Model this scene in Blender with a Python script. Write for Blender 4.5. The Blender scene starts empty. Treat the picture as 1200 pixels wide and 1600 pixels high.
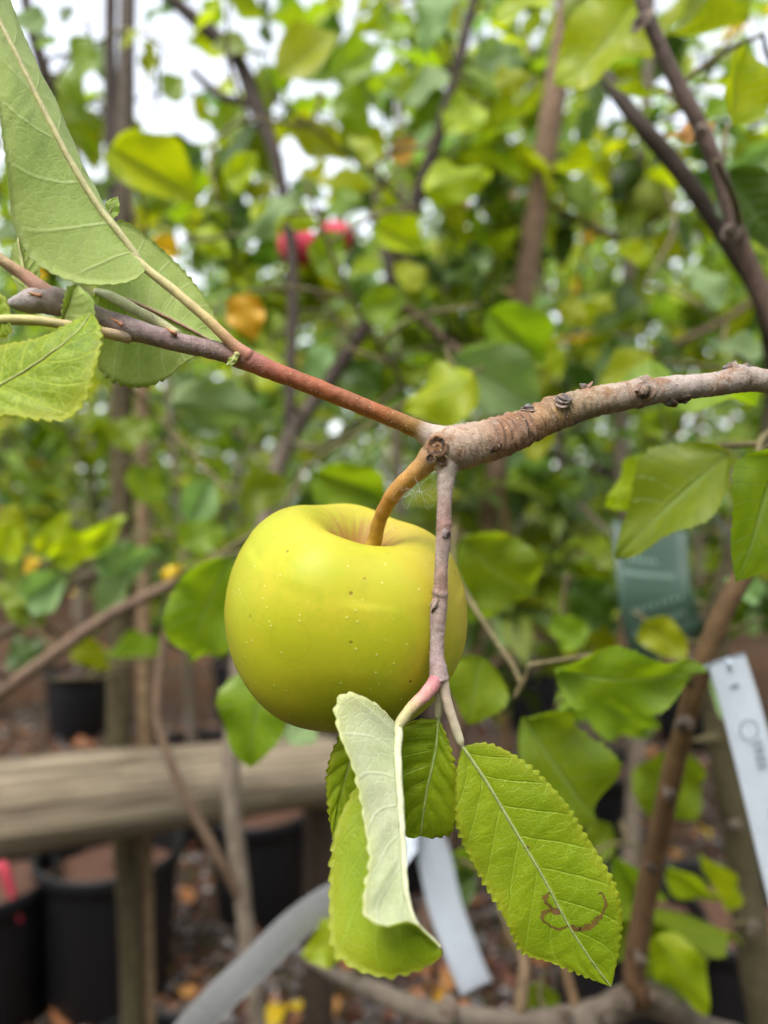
import bpy, math, random
import numpy as np
from mathutils import Vector, Matrix
random.seed(7); rng = np.random.default_rng(7)
R = math.radians
sc = bpy.context.scene
col = sc.collection

# ------------------------------------------------------------------ camera, sky, sun, exposure
CAMZ = 0.90                    # the lens is 0.9 m above the ground
F = 1109.0                     # focal length in photo pixels (1200 x 1600)
cam = bpy.data.cameras.new('camera')
cam.sensor_fit = 'VERTICAL'; cam.sensor_height = 34.6; cam.sensor_width = 25.95
cam.lens = 34.6 * F / 1600.0
cam.clip_start = 0.01; cam.clip_end = 500
cam.dof.use_dof = True; cam.dof.focus_distance = 0.202; cam.dof.aperture_fstop = cam.lens / 4.3
camo = bpy.data.objects.new('camera', cam); col.objects.link(camo)
camo.location = (0, 0, CAMZ); camo.rotation_euler = (R(90), 0, 0)
sc.camera = camo

SUN_EL, SUN_AZ = R(58), R(-155)      # behind the camera, to its left, veiled by cloud
world = bpy.data.worlds.new('World'); sc.world = world; world.use_nodes = True
wn = world.node_tree.nodes; wl = world.node_tree.links
wn.clear()
sky = wn.new('ShaderNodeTexSky'); sky.sky_type = 'NISHITA'; sky.sun_disc = False
sky.sun_elevation = SUN_EL; sky.sun_rotation = SUN_AZ
sky.air_density = 1.0; sky.dust_density = 3.0; sky.ozone_density = 1.0
hs = wn.new('ShaderNodeHueSaturation'); hs.inputs['Saturation'].default_value = 0.28
bgn = wn.new('ShaderNodeBackground'); bgn.inputs['Strength'].default_value = 0.15
wo = wn.new('ShaderNodeOutputWorld')
wl.new(sky.outputs[0], hs.inputs['Color']); wl.new(hs.outputs[0], bgn.inputs['Color']); wl.new(bgn.outputs[0], wo.inputs[0])
sun = bpy.data.lights.new('sun', 'SUN'); sun.energy = .6; sun.angle = R(25); sun.color = (1, .96, .9)
suno = bpy.data.objects.new('sun', sun); col.objects.link(suno)
sdir = Vector((math.sin(SUN_AZ) * math.cos(SUN_EL), math.cos(SUN_AZ) * math.cos(SUN_EL), math.sin(SUN_EL)))
suno.rotation_euler = sdir.to_track_quat('Z', 'Y').to_euler(); suno.location = (0, 0, 6)
sc.view_settings.view_transform = 'Standard'; sc.view_settings.look = 'None'
sc.view_settings.gamma = 1; sc.view_settings.exposure = 1.92
sc.render.engine = 'CYCLES'
cy = sc.cycles
cy.use_denoising = True; cy.max_bounces = 7; cy.diffuse_bounces = 4; cy.glossy_bounces = 2
cy.transmission_bounces = 5; cy.transparent_max_bounces = 4; cy.caustics_reflective = False; cy.caustics_refractive = False
cy.sample_clamp_indirect = 6

# ------------------------------------------------------------------ helpers
def P(px, py, d):              # a point at depth d metres seen at photo pixel (px, py)
    return np.array([(px - 600) / F * d, d, CAMZ - (py - 800) / F * d])

def cr(pts, n):                # Catmull-Rom, resampled to n points of even arc length (first 3 columns)
    p = np.asarray(pts, float)
    if len(p) == 2: p = np.array([p[0], (p[0] + p[1]) / 2, p[1]])
    q = np.vstack([2 * p[0] - p[1], p, 2 * p[-1] - p[-2]])
    out = []
    for i in range(len(p) - 1):
        a, b, c, d = q[i:i + 4]
        for t in np.linspace(0, 1, 16, endpoint=False):
            out.append(.5 * ((2 * b) + (c - a) * t + (2 * a - 5 * b + 4 * c - d) * t * t + (3 * b - a - 3 * c + d) * t ** 3))
    out.append(p[-1]); out = np.array(out)
    s = np.r_[0, np.cumsum(np.linalg.norm(np.diff(out[:, :3], axis=0), axis=1))]
    u = np.linspace(0, s[-1], n)
    return np.stack([np.interp(u, s, out[:, k]) for k in range(out.shape[1])], 1)

def smooth_noise(n, m, amp, k=3):
    a = rng.normal(size=(n, m))
    for _ in range(k):
        a = (a + np.roll(a, 1, 1) + np.roll(a, -1, 1)) / 3
        b = np.vstack([a[:1], a, a[-1:]]); a = (b[:-2] + b[1:-1] + b[2:]) / 3
    return amp * a / (a.std() + 1e-9)

class MB:
    def __init__(s): s.v = []; s.f = []; s.c = []; s.uv = []; s.mi = []; s.n = 0
    def add(s, V, Fc, C=None, mi=0, UV=None):
        V = np.asarray(V, float); s.v.append(V)
        s.f += [tuple(i + s.n for i in f) for f in Fc]; s.mi += [mi] * len(Fc)
        C = np.tile((.5, .5, .5), (len(V), 1)) if C is None else np.asarray(C, float)
        if C.ndim == 1: C = np.tile(C, (len(V), 1))
        s.c.append(C); s.uv.append(np.zeros((len(V), 2)) if UV is None else np.asarray(UV, float))
        s.n += len(V); return s
    def tube(s, path, rad, cols, nseg=10, n=None, mod=None, cap=True):
        """path: points; rad: radius per point; cols: colour stops (t, rgb)"""
        p = np.asarray(path, float); rad = np.broadcast_to(np.asarray(rad, float), (len(p),))
        q = cr(np.c_[p, rad], n or max(4, 4 * len(p))); p, r = q[:, :3], q[:, 3]
        n = len(p); T = np.gradient(p, axis=0); T /= np.linalg.norm(T, axis=1)[:, None] + 1e-12
        up = np.array([0, 0, 1.]) if abs(T[0][2]) < .9 else np.array([0, 1., 0])
        N = np.cross(T[0], up); N /= np.linalg.norm(N); Ns = []
        for i in range(n):
            N = N - T[i] * N.dot(T[i]); N /= np.linalg.norm(N) + 1e-12; Ns.append(N.copy())
        Ns = np.array(Ns); B = np.cross(T, Ns)
        th = np.linspace(0, 2 * math.pi, nseg, endpoint=False); t = np.linspace(0, 1, n)
        rr = np.repeat(r[:, None], nseg, 1)
        dark = np.zeros((n, nseg))
        if mod is not None:
            m, dk = mod(t[:, None], th[None, :]); rr = rr * m; dark = dark + dk
        V = p[:, None] + rr[..., None] * (np.cos(th)[None, :, None] * Ns[:, None] + np.sin(th)[None, :, None] * B[:, None])
        ts = [c[0] for c in cols]; cc = np.stack([np.interp(t, ts, [c[1][k] for c in cols]) for k in range(3)], 1)
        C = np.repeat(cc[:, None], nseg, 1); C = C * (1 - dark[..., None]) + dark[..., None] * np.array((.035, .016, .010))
        Fc = [(i * nseg + j, i * nseg + (j + 1) % nseg, (i + 1) * nseg + (j + 1) % nseg, (i + 1) * nseg + j) for i in range(n - 1) for j in range(nseg)]
        V = V.reshape(-1, 3); C = C.reshape(-1, 3)
        if cap:
            k = len(V); V = np.vstack([V, p[0] - T[0] * r[0] * .5, p[-1] + T[-1] * r[-1] * .6]); C = np.vstack([C, C[0], C[-1]])
            Fc += [(k, (j + 1) % nseg, j) for j in range(nseg)]; b = (n - 1) * nseg
            Fc += [(k + 1, b + j, b + (j + 1) % nseg) for j in range(nseg)]
        return s.add(V, Fc, C)
    def build(s, name, mats, parent=None, origin=(0, 0, 0), smooth=True):
        me = bpy.data.meshes.new(name)
        V = np.vstack(s.v) - np.asarray(origin, float)
        me.from_pydata(V.tolist(), [], s.f)
        me.polygons.foreach_set('use_smooth', [smooth] * len(me.polygons))
        me.polygons.foreach_set('material_index', s.mi)
        ca = me.color_attributes.new('Col', 'FLOAT_COLOR', 'POINT')
        ca.data.foreach_set('color', np.c_[np.vstack(s.c), np.ones(s.n)].ravel())
        uvs = np.vstack(s.uv); ul = me.uv_layers.new(name='UVMap')
        li = np.zeros(len(me.loops), int); me.loops.foreach_get('vertex_index', li)
        ul.data.foreach_set('uv', uvs[li].ravel())
        for m in (mats if isinstance(mats, (list, tuple)) else [mats]): me.materials.append(m)
        me.update()
        return link(bpy.data.objects.new(name, me), parent)

def link(o, parent=None):
    col.objects.link(o)
    if parent is not None: o.parent = parent
    return o
def tag(o, label, cat, group=None, kind=None):
    o['label'] = label; o['category'] = cat
    if group: o['group'] = group
    if kind: o['kind'] = kind
    return o
def thing(name, label, cat, loc, group=None):
    e = bpy.data.objects.new(name, None); e.empty_display_size = .02; e.location = loc
    return tag(link(e), label, cat, group)

# ------------------------------------------------------------------ materials
def newmat(name):
    m = bpy.data.materials.new(name); m.use_nodes = True
    nt = m.node_tree; nt.nodes.clear()
    return m, nt.nodes, nt.links
def nd(ns, t, **kw):
    n = ns.new(t)
    for k, v in kw.items(): setattr(n, k, v)
    return n
def mth(ns, ls, op, a, b=None, c=None):
    n = ns.new('ShaderNodeMath'); n.operation = op
    for i, x in enumerate((a, b, c)):
        if x is None: continue
        if isinstance(x, (int, float)): n.inputs[i].default_value = x
        else: ls.new(x, n.inputs[i])
    return n.outputs[0]
def mixc(ns, ls, f, a, b, blend='MIX'):
    n = ns.new('ShaderNodeMix'); n.data_type = 'RGBA'; n.blend_type = blend
    for sck, x in ((n.inputs[0], f), (n.inputs[6], a), (n.inputs[7], b)):
        if isinstance(x, (int, float)): sck.default_value = x
        elif isinstance(x, tuple): sck.default_value = (*x[:3], 1)
        else: ls.new(x, sck)
    return n.outputs[2]
def ramp(ns, ls, f, a, b):
    n = ns.new('ShaderNodeMapRange'); n.inputs[1].default_value = a; n.inputs[2].default_value = b; n.clamp = True
    n.interpolation_type = 'SMOOTHSTEP'; ls.new(f, n.inputs[0]); return n.outputs[0]
def noise(ns, ls, vec, scale, detail=3, rough=.55):
    n = ns.new('ShaderNodeTexNoise'); n.inputs['Scale'].default_value = scale; n.inputs['Detail'].default_value = detail
    n.inputs['Roughness'].default_value = rough
    if vec is not None: ls.new(vec, n.inputs['Vector'])
    return n.outputs[0]
def voro(ns, ls, vec, scale, feature='F1'):
    n = ns.new('ShaderNodeTexVoronoi'); n.feature = feature; n.inputs['Scale'].default_value = scale
    if vec is not None: ls.new(vec, n.inputs['Vector'])
    return n
def out(ns, ls, sh):
    o = ns.new('ShaderNodeOutputMaterial'); ls.new(sh, o.inputs[0])

def leaf_mat(name, c1, c2, vein, trans=.38, tc=None, net=0.0, netamt=.38, scale=1.0, rough=.45, nv=8, slope=.20, varia=.10, spots=.0, fuzz=0.0, edge=None, veinw=.10):
    m, ns, ls = newmat(name)
    tco = ns.new('ShaderNodeTexCoord'); obj = tco.outputs['Object']
    oi = ns.new('ShaderNodeObjectInfo')
    sep = ns.new('ShaderNodeSeparateXYZ'); ls.new(tco.outputs['UV'], sep.inputs[0])
    a = mth(ns, ls, 'ABSOLUTE', mth(ns, ls, 'MULTIPLY_ADD', sep.outputs[0], 2.0, -1.0))      # 0 midrib .. 1 margin
    t = sep.outputs[1]
    wob = noise(ns, ls, tco.outputs['UV'], 6.0, 2)
    ph = mth(ns, ls, 'MULTIPLY', mth(ns, ls, 'ADD', mth(ns, ls, 'SUBTRACT', t, mth(ns, ls, 'MULTIPLY', a, slope)), mth(ns, ls, 'MULTIPLY', wob, .012)), float(nv))
    fr = mth(ns, ls, 'ABSOLUTE', mth(ns, ls, 'SUBTRACT', mth(ns, ls, 'FRACT', ph), .5))     # .5 on a vein
    side = ramp(ns, ls, fr, .5 - veinw * .6, .5)
    side = mth(ns, ls, 'MULTIPLY', side, ramp(ns, ls, a, 1.02, .75))
    midr = ramp(ns, ls, a, .085, .02)
    veinf = mth(ns, ls, 'MAXIMUM', side, midr)
    big = noise(ns, ls, obj, 30 * scale, 3)
    base = mixc(ns, ls, ramp(ns, ls, big, .3, .7), c1, c2)
    hsv = ns.new('ShaderNodeHueSaturation'); ls.new(base, hsv.inputs['Color'])
    ls.new(mth(ns, ls, 'MULTIPLY_ADD', oi.outputs['Random'], .032 if varia else 0, .488 if varia else .5), hsv.inputs['Hue'])
    ls.new(mth(ns, ls, 'MULTIPLY_ADD', oi.outputs['Random'], varia * 5, 1.06 - varia * 2.5), hsv.inputs['Value'])
    base = hsv.outputs[0]
    if edge: base = mixc(ns, ls, mth(ns, ls, 'MULTIPLY', ramp(ns, ls, mth(ns, ls, 'ADD', a, mth(ns, ls, 'MULTIPLY', big, .3)), .75, 1.25), .8), base, edge)
    hgt = mth(ns, ls, 'MULTIPLY', veinf, -1.0 if not fuzz else 1.0)
    if net:
        v1 = voro(ns, ls, obj, net, 'DISTANCE_TO_EDGE'); v2 = voro(ns, ls, obj, net * 2.6, 'DISTANCE_TO_EDGE')
        nf = mth(ns, ls, 'MAXIMUM', ramp(ns, ls, v1.outputs['Distance'], .09, .0), mth(ns, ls, 'MULTIPLY', ramp(ns, ls, v2.outputs['Distance'], .12, .0), .5))
        base = mixc(ns, ls, mth(ns, ls, 'MULTIPLY', nf, netamt), base, vein)
        hgt = mth(ns, ls, 'SUBTRACT', hgt, mth(ns, ls, 'MULTIPLY', nf, .45))
    base = mixc(ns, ls, mth(ns, ls, 'MULTIPLY', veinf, .75), base, vein)
    if fuzz:
        fz = noise(ns, ls, obj, 2600, 3, .7)
        base = mixc(ns, ls, mth(ns, ls, 'MULTIPLY', ramp(ns, ls, fz, .4, .75), fuzz), base, (.62, .64, .52))
        hgt = mth(ns, ls, 'ADD', hgt, mth(ns, ls, 'MULTIPLY', fz, .5))
    if spots:
        sv = voro(ns, ls, obj, 90 * scale); wn2 = ns.new('ShaderNodeSeparateColor'); ls.new(sv.outputs['Color'], wn2.inputs[0])
        sp = mth(ns, ls, 'MULTIPLY', ramp(ns, ls, mth(ns, ls, 'ADD', sv.outputs['Distance'], mth(ns, ls, 'MULTIPLY', noise(ns, ls, obj, 700 * scale, 2), .12)), .20, .10),
                 ramp(ns, ls, wn2.outputs[0], 1 - spots, 1 - spots + .02))
        base = mixc(ns, ls, mth(ns, ls, 'MULTIPLY', sp, .85), base, (.16, .05, .012))
    bump = ns.new('ShaderNodeBump'); bump.inputs['Strength'].default_value = .5; bump.inputs['Distance'].default_value = .0004 if net or fuzz else .004
    ls.new(hgt, bump.inputs['Height'])
    pb = ns.new('ShaderNodeBsdfPrincipled'); ls.new(base, pb.inputs['Base Color']); pb.inputs['Roughness'].default_value = rough
    pb.inputs['Specular IOR Level'].default_value = .38 if not fuzz else .12
    if fuzz:
        pb.inputs['Sheen Weight'].default_value = .25; pb.inputs['Sheen Roughness'].default_value = .5
    ls.new(bump.outputs[0], pb.inputs['Normal'])
    tr = ns.new('ShaderNodeBsdfTranslucent')
    ls.new(mixc(ns, ls, 1.0, base, tc or (1.5, 1.55, .55), 'MULTIPLY'), tr.inputs['Color'])
    mx = ns.new('ShaderNodeMixShader'); mx.inputs[0].default_value = trans
    ls.new(pb.outputs[0], mx.inputs[1]); ls.new(tr.outputs[0], mx.inputs[2]); out(ns, ls, mx.outputs[0])
    return m

def bark_mat(name, sc1=220., lent=0.0, fuzz=0.0, rough=.8, bumpd=.0006, contrast=.55, k=1.0, grain=0.0):
    m, ns, ls = newmat(name)
    tco = ns.new('ShaderNodeTexCoord'); obj = tco.outputs['Object']
    at = ns.new('ShaderNodeVertexColor'); at.layer_name = 'Col'
    n1 = noise(ns, ls, obj, sc1, 4, .6); n2 = noise(ns, ls, obj, sc1 * 6, 3, .6)
    f = mth(ns, ls, 'MULTIPLY_ADD', n1, 2 * contrast, 1 - contrast)
    f = mth(ns, ls, 'MULTIPLY', f, mth(ns, ls, 'MULTIPLY_ADD', n2, contrast, 1 - contrast * .5))
    f = mth(ns, ls, 'MULTIPLY', f, k)
    vm = ns.new('ShaderNodeVectorMath'); vm.operation = 'SCALE'; ls.new(at.outputs[0], vm.inputs[0]); ls.new(f, vm.inputs[3])
    base = vm.outputs[0]
    if grain:                      # flaky patches and dark pits
        pt = noise(ns, ls, obj, 90, 5, .7); base = mixc(ns, ls, mth(ns, ls, 'MULTIPLY', ramp(ns, ls, pt, .52, .60), grain), base, (.21, .10, .045))
        pv = noise(ns, ls, obj, 620, 4, .75); base = mixc(ns, ls, mth(ns, ls, 'MULTIPLY', ramp(ns, ls, pv, .40, .30), .8), base, (.05, .03, .02))
        pg = noise(ns, ls, obj, 240, 4, .7); base = mixc(ns, ls, mth(ns, ls, 'MULTIPLY', ramp(ns, ls, pg, .56, .66), .5), base, (.36, .31, .27))
    h = mth(ns, ls, 'ADD', n1, mth(ns, ls, 'MULTIPLY', n2, .4))
    if lent:
        v = voro(ns, ls, obj, lent); vr = ns.new('ShaderNodeSeparateColor'); ls.new(v.outputs['Color'], vr.inputs[0])
        sp = mth(ns, ls, 'MULTIPLY', ramp(ns, ls, v.outputs['Distance'], .24, .14), ramp(ns, ls, vr.outputs[0], .45, .5))
        base = mixc(ns, ls, mth(ns, ls, 'MULTIPLY', sp, .8), base, (.42, .31, .18)); h = mth(ns, ls, 'ADD', h, sp)
    if fuzz:
        fz = noise(ns, ls, obj, 2200, 3, .75); pat = noise(ns, ls, obj, 160, 3)
        base = mixc(ns, ls, mth(ns, ls, 'MULTIPLY', mth(ns, ls, 'MULTIPLY', ramp(ns, ls, fz, .42, .66), ramp(ns, ls, pat, .34, .6)), fuzz), base, (.42, .37, .34))
        h = mth(ns, ls, 'ADD', h, mth(ns, ls, 'MULTIPLY', fz, .6))
    bump = ns.new('ShaderNodeBump'); bump.inputs['Strength'].default_value = .7; bump.inputs['Distance'].default_value = bumpd
    ls.new(h, bump.inputs['Height'])
    pb = ns.new('ShaderNodeBsdfPrincipled'); ls.new(base, pb.inputs['Base Color']); pb.inputs['Roughness'].default_value = rough
    pb.inputs['Specular IOR Level'].default_value = .25
    ls.new(bump.outputs[0], pb.inputs['Normal']); out(ns, ls, pb.outputs[0])
    return m

def plain_mat(name, c, rough=.5, nscale=60, namp=.25, bump=.0, spec=.4, vcol=False, trans=0):
    m, ns, ls = newmat(name)
    tco = ns.new('ShaderNodeTexCoord'); n1 = noise(ns, ls, tco.outputs['Object'], nscale, 4)
    if vcol:
        at = ns.new('ShaderNodeVertexColor'); at.layer_name = 'Col'; src = at.outputs[0]
    else:
        rgb = ns.new('ShaderNodeRGB'); rgb.outputs[0].default_value = (*c, 1); src = rgb.outputs[0]
    vm = ns.new('ShaderNodeVectorMath'); vm.operation = 'SCALE'; ls.new(src, vm.inputs[0])
    ls.new(mth(ns, ls, 'MULTIPLY_ADD', n1, 2 * namp, 1 - namp), vm.inputs[3])
    pb = ns.new('ShaderNodeBsdfPrincipled'); ls.new(vm.outputs[0], pb.inputs['Base Color'])
    pb.inputs['Roughness'].default_value = rough; pb.inputs['Specular IOR Level'].default_value = spec
    if bump:
        b = ns.new('ShaderNodeBump'); b.inputs['Distance'].default_value = bump; b.inputs['Strength'].default_value = .7
        ls.new(n1, b.inputs['Height']); ls.new(b.outputs[0], pb.inputs['Normal'])
    sh = pb.outputs[0]
    if trans:
        tr = ns.new('ShaderNodeBsdfTranslucent'); ls.new(vm.outputs[0], tr.inputs[0])
        mx = ns.new('ShaderNodeMixShader'); mx.inputs[0].default_value = trans
        ls.new(sh, mx.inputs[1]); ls.new(tr.outputs[0], mx.inputs[2]); sh = mx.outputs[0]
    out(ns, ls, sh)
    return m

VEIN = (.30, .36, .10)
M = {}
# close leaves, real scale (object space in metres)
M['near_top'] = leaf_mat('leaf_upper', (.170, .245, .005), (.245, .305, .006), (.28, .38, .035), trans=.42, tc=(2.2, 2.1, .6), net=420, varia=0, edge=(.27, .28, .012), spots=.03)
M['near_vein'] = leaf_mat('leaf_upper_veined', (.125, .215, .004), (.205, .275, .006), (.42, .48, .06), trans=.45, tc=(2.2, 2.1, .6), net=430, netamt=.6, varia=0, spots=.06, edge=(.32, .32, .02))
M['near_under'] = leaf_mat('leaf_underside', (.31, .40, .095), (.40, .47, .15), (.52, .56, .28), trans=.50, tc=(1.6, 1.7, .6), net=420, varia=0, fuzz=.25, rough=.7, spots=.012)
M['near_white'] = leaf_mat('leaf_felted_underside', (.36, .42, .20), (.43, .43, .27), (.54, .56, .38), trans=.30, tc=(1.3, 1.4, .6), net=300, varia=0, fuzz=.5, rough=.8, edge=(.50, .52, .16))
# leaves further off, unit scale
M['green'] = leaf_mat('leaf_green', (.120, .185, .007), (.175, .235, .010), (.18, .26, .06), trans=.42, tc=(2.0, 1.9, .6), scale=.1, veinw=.08)
M['young'] = leaf_mat('leaf_young', (.225, .28, .005), (.31, .34, .006), (.28, .36, .05), trans=.48, tc=(1.8, 1.7, .6), scale=.1, veinw=.08)
M['pale'] = leaf_mat('leaf_pale', (.15, .225, .085), (.19, .27, .10), (.25, .33, .16), trans=.35, tc=(1.4, 1.6, .7), scale=.1, rough=.6, veinw=.08)
M['shaded'] = leaf_mat('leaf_shaded', (.034, .066, .010), (.058, .098, .013), (.10, .17, .06), trans=.35, tc=(1.8, 1.9, .6), scale=.1, rough=.4, veinw=.08)  # darker copy of the leaf, shade of deep foliage put into its colour
M['yellow'] = leaf_mat('leaf_yellow', (.60, .38, .012), (.60, .32, .010), (.5, .35, .06), trans=.4, tc=(1.2, 1.1, .8), scale=.1, varia=.06)
M['dead'] = leaf_mat('leaf_dead', (.28, .115, .035), (.40, .19, .06), (.22, .10, .04), trans=.15, tc=(1, 1, 1), scale=.1, rough=.8)
M['bark'] = bark_mat('bark_smooth', 200, lent=760, fuzz=.12, bumpd=.0004, k=.78, rough=.55)
M['bark_fuzzy'] = bark_mat('bark_downy', 260, lent=0, fuzz=.6, bumpd=.0005, k=.62, contrast=.7)
M['bark_limb'] = bark_mat('bark_limb', 170, lent=560, fuzz=.4, bumpd=.0010, contrast=.65, k=.68, grain=.75)
M['stalk'] = bark_mat('stalk_skin', 300, lent=1100, fuzz=.15, rough=.5, bumpd=.0003, contrast=.5, k=.86)
M['bark_far'] = bark_mat('bark_rough', 75, bumpd=.002, contrast=.8, k=.62)
M['black_plastic'] = plain_mat('black_plastic', (.0045, .0045, .006), .5, 80, .3)
M['soil'] = plain_mat('potting_soil', (.10, .048, .030), .95, 120, .6, bump=.006)
M['white_plastic'] = plain_mat('white_plastic', (.56, .61, .70), .42, 90, .10, trans=.2)
M['grey_plastic'] = plain_mat('grey_plastic', (.29, .29, .30), .6, 500, .5, trans=.08)
M['green_plastic'] = plain_mat('green_plastic', (.040, .075, .055), .45, 30, .25)
M['print'] = plain_mat('grey_print', (.20, .23, .28), .6, 200, .2)
M['pale_print'] = plain_mat('pale_print', (.16, .24, .20), .6, 200, .2)
M['pebble'] = plain_mat('pebble_stone', (0, 0, 0), .85, 160, .35, vcol=True)
M['fluff'] = plain_mat('white_fluff', (.75, .74, .70), .8, 50, .05, trans=.3)
M['pink_plastic'] = plain_mat('pink_plastic', (.60, .06, .10), .4, 40, .1)

def wood_mat(name, c1, c2, axis='X'):
    m, ns, ls = newmat(name)
    tco = ns.new('ShaderNodeTexCoord'); mp = ns.new('ShaderNodeMapping'); ls.new(tco.outputs['Object'], mp.inputs[0])
    mp.inputs['Scale'].default_value = (2.2, 150, 150)
    g = noise(ns, ls, mp.outputs[0], 1.6, 5, .65); b = noise(ns, ls, tco.outputs['Object'], 9, 3)
    base = mixc(ns, ls, ramp(ns, ls, g, .36, .66), c1, c2)
    base = mixc(ns, ls, mth(ns, ls, 'MULTIPLY', ramp(ns, ls, b, .5, .75), .45), base, (.13, .13, .08))
    bu = ns.new('ShaderNodeBump'); bu.inputs['Distance'].default_value = .003; ls.new(g, bu.inputs['Height'])
    pb = ns.new('ShaderNodeBsdfPrincipled'); ls.new(base, pb.inputs['Base Color']); pb.inputs['Roughness'].default_value = .85
    ls.new(bu.outputs[0], pb.inputs['Normal']); out(ns, ls, pb.outputs[0]); return m
M['rail'] = wood_mat('weathered_wood', (.075, .052, .03), (.43, .345, .24))

def apple_mat(name, ground, blush, blushamt, marks=True):
    m, ns, ls = newmat(name)
    tco = ns.new('ShaderNodeTexCoord'); obj = tco.outputs['Object']
    sep = ns.new('ShaderNodeSeparateXYZ'); ls.new(obj, sep.inputs[0])
    n0 = noise(ns, ls, obj, 46, 4, .6); n1 = noise(ns, ls, obj, 190, 5, .7)
    c = mixc(ns, ls, ramp(ns, ls, n0, .35, .65), ground, tuple(x * y for x, y in zip(ground, (1.22, 1.03, 1.6))))
    c = mixc(ns, ls, mth(ns, ls, 'MULTIPLY', ramp(ns, ls, n1, .42, .70), .6), c, tuple(x * y for x, y in zip(ground, (.80, .92, .8))))
    # sun-side blush
    side = mth(ns, ls, 'ADD', mth(ns, ls, 'MULTIPLY', sep.outputs[0], 14.0), mth(ns, ls, 'MULTIPLY', sep.outputs[2], 16.0))
    side = mth(ns, ls, 'ADD', side, mth(ns, ls, 'MULTIPLY', mth(ns, ls, 'SUBTRACT', n0, .5), .9))
    c = mixc(ns, ls, mth(ns, ls, 'MULTIPLY', ramp(ns, ls, side, -.05, .85), blushamt), c, blush)
    # russet in and around the stalk cavity, streaks running out of it
    r2 = mth(ns, ls, 'SQRT', mth(ns, ls, 'ADD', mth(ns, ls, 'POWER', sep.outputs[0], 2.0), mth(ns, ls, 'POWER', sep.outputs[1], 2.0)))
    ang = mth(ns, ls, 'ARCTAN2', sep.outputs[1], sep.outputs[0])
    comb = ns.new('ShaderNodeCombineXYZ'); ls.new(mth(ns, ls, 'MULTIPLY', ang, 5.0), comb.inputs[0]); ls.new(mth(ns, ls, 'MULTIPLY', r2, 60.0), comb.inputs[1])
    st = noise(ns, ls, comb.outputs[0], 1.3, 4, .65)
    top = ramp(ns, ls, sep.outputs[2], .008, .014)
    rus = mth(ns, ls, 'MULTIPLY', mth(ns, ls, 'MULTIPLY', ramp(ns, ls, r2, .021, .005), ramp(ns, ls, mth(ns, ls, 'ADD', st, mth(ns, ls, 'MULTIPLY', ramp(ns, ls, r2, .014, .004), .22)), .42, .70)), top)
    c = mixc(ns, ls, mth(ns, ls, 'MULTIPLY', rus, .9), c, (.30, .135, .030))
    h = mth(ns, ls, 'MULTIPLY', n1, .15)
    if marks:
        v = voro(ns, ls, obj, 390); vs = ns.new('ShaderNodeSeparateColor'); ls.new(v.outputs['Color'], vs.inputs[0])
        l1 = mth(ns, ls, 'MULTIPLY', ramp(ns, ls, v.outputs['Distance'], .20, .06), ramp(ns, ls, vs.outputs[0], .25, .8))
        c = mixc(ns, ls, mth(ns, ls, 'MULTIPLY', l1, .5), c, (.60, .57, .20))
        v2 = voro(ns, ls, obj, 170); v2s = ns.new('ShaderNodeSeparateColor'); ls.new(v2.outputs['Color'], v2s.inputs[0])
        l2 = mth(ns, ls, 'MULTIPLY', ramp(ns, ls, v2.outputs['Distance'], .13, .055), ramp(ns, ls, v2s.outputs[1], .50, .80))
        c = mixc(ns, ls, mth(ns, ls, 'MULTIPLY', l2, .75), c, (.16, .085, .015))
        h = mth(ns, ls, 'ADD', h, mth(ns, ls, 'SUBTRACT', l1, l2))
        # a faint dried water ring on the front of the skin
        vm = ns.new('ShaderNodeVectorMath'); vm.operation = 'DISTANCE'; ls.new(obj, vm.inputs[0]); vm.inputs[1].default_value = RING
        rd = mth(ns, ls, 'ABSOLUTE', mth(ns, ls, 'SUBTRACT', mth(ns, ls, 'ADD', vm.outputs['Value'], mth(ns, ls, 'MULTIPLY', n1, .0012)), .0063))
        c = mixc(ns, ls, mth(ns, ls, 'MULTIPLY', ramp(ns, ls, rd, .00030, .0), .32), c, (.28, .22, .01))
        vm2 = mth(ns, ls, 'MULTIPLY', ramp(ns, ls, vm.outputs['Value'], .0062, .0055), .10)
        c = mixc(ns, ls, vm2, c, (.38, .33, .01))
    bu = ns.new('ShaderNodeBump'); bu.inputs['Distance'].default_value = .0002; bu.inputs['Strength'].default_value = .5; ls.new(h, bu.inputs['Height'])
    pb = ns.new('ShaderNodeBsdfPrincipled'); ls.new(c, pb.inputs['Base Color'])
    pb.inputs['Roughness'].default_value = .50; pb.inputs['Specular IOR Level'].default_value = .28
    pb.inputs['Subsurface Weight'].default_value = .12; pb.inputs['Subsurface Radius'].default_value = (.004, .003, .001); pb.inputs['Subsurface Scale'].default_value = 1.0
    ls.new(bu.outputs[0], pb.inputs['Normal']); out(ns, ls, pb.outputs[0])
    return m
APPLE_AXIS = Vector((.20, -.30, 1)).normalized()
RING = tuple(APPLE_AXIS.to_track_quat('Z', 'Y').to_matrix().inverted() @ Vector((-.0130, -.0345, -.0012)))
M['apple_skin'] = apple_mat('apple_skin', (.345, .355, .011), (.41, .29, .045), .65)
M['apple_red'] = apple_mat('apple_red_skin', (.52, .045, .075), (.46, .03, .05), .6, marks=False)
M['apple_green'] = apple_mat('apple_green_skin', (.27, .32, .05), (.32, .28, .06), .4, marks=False)

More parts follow.
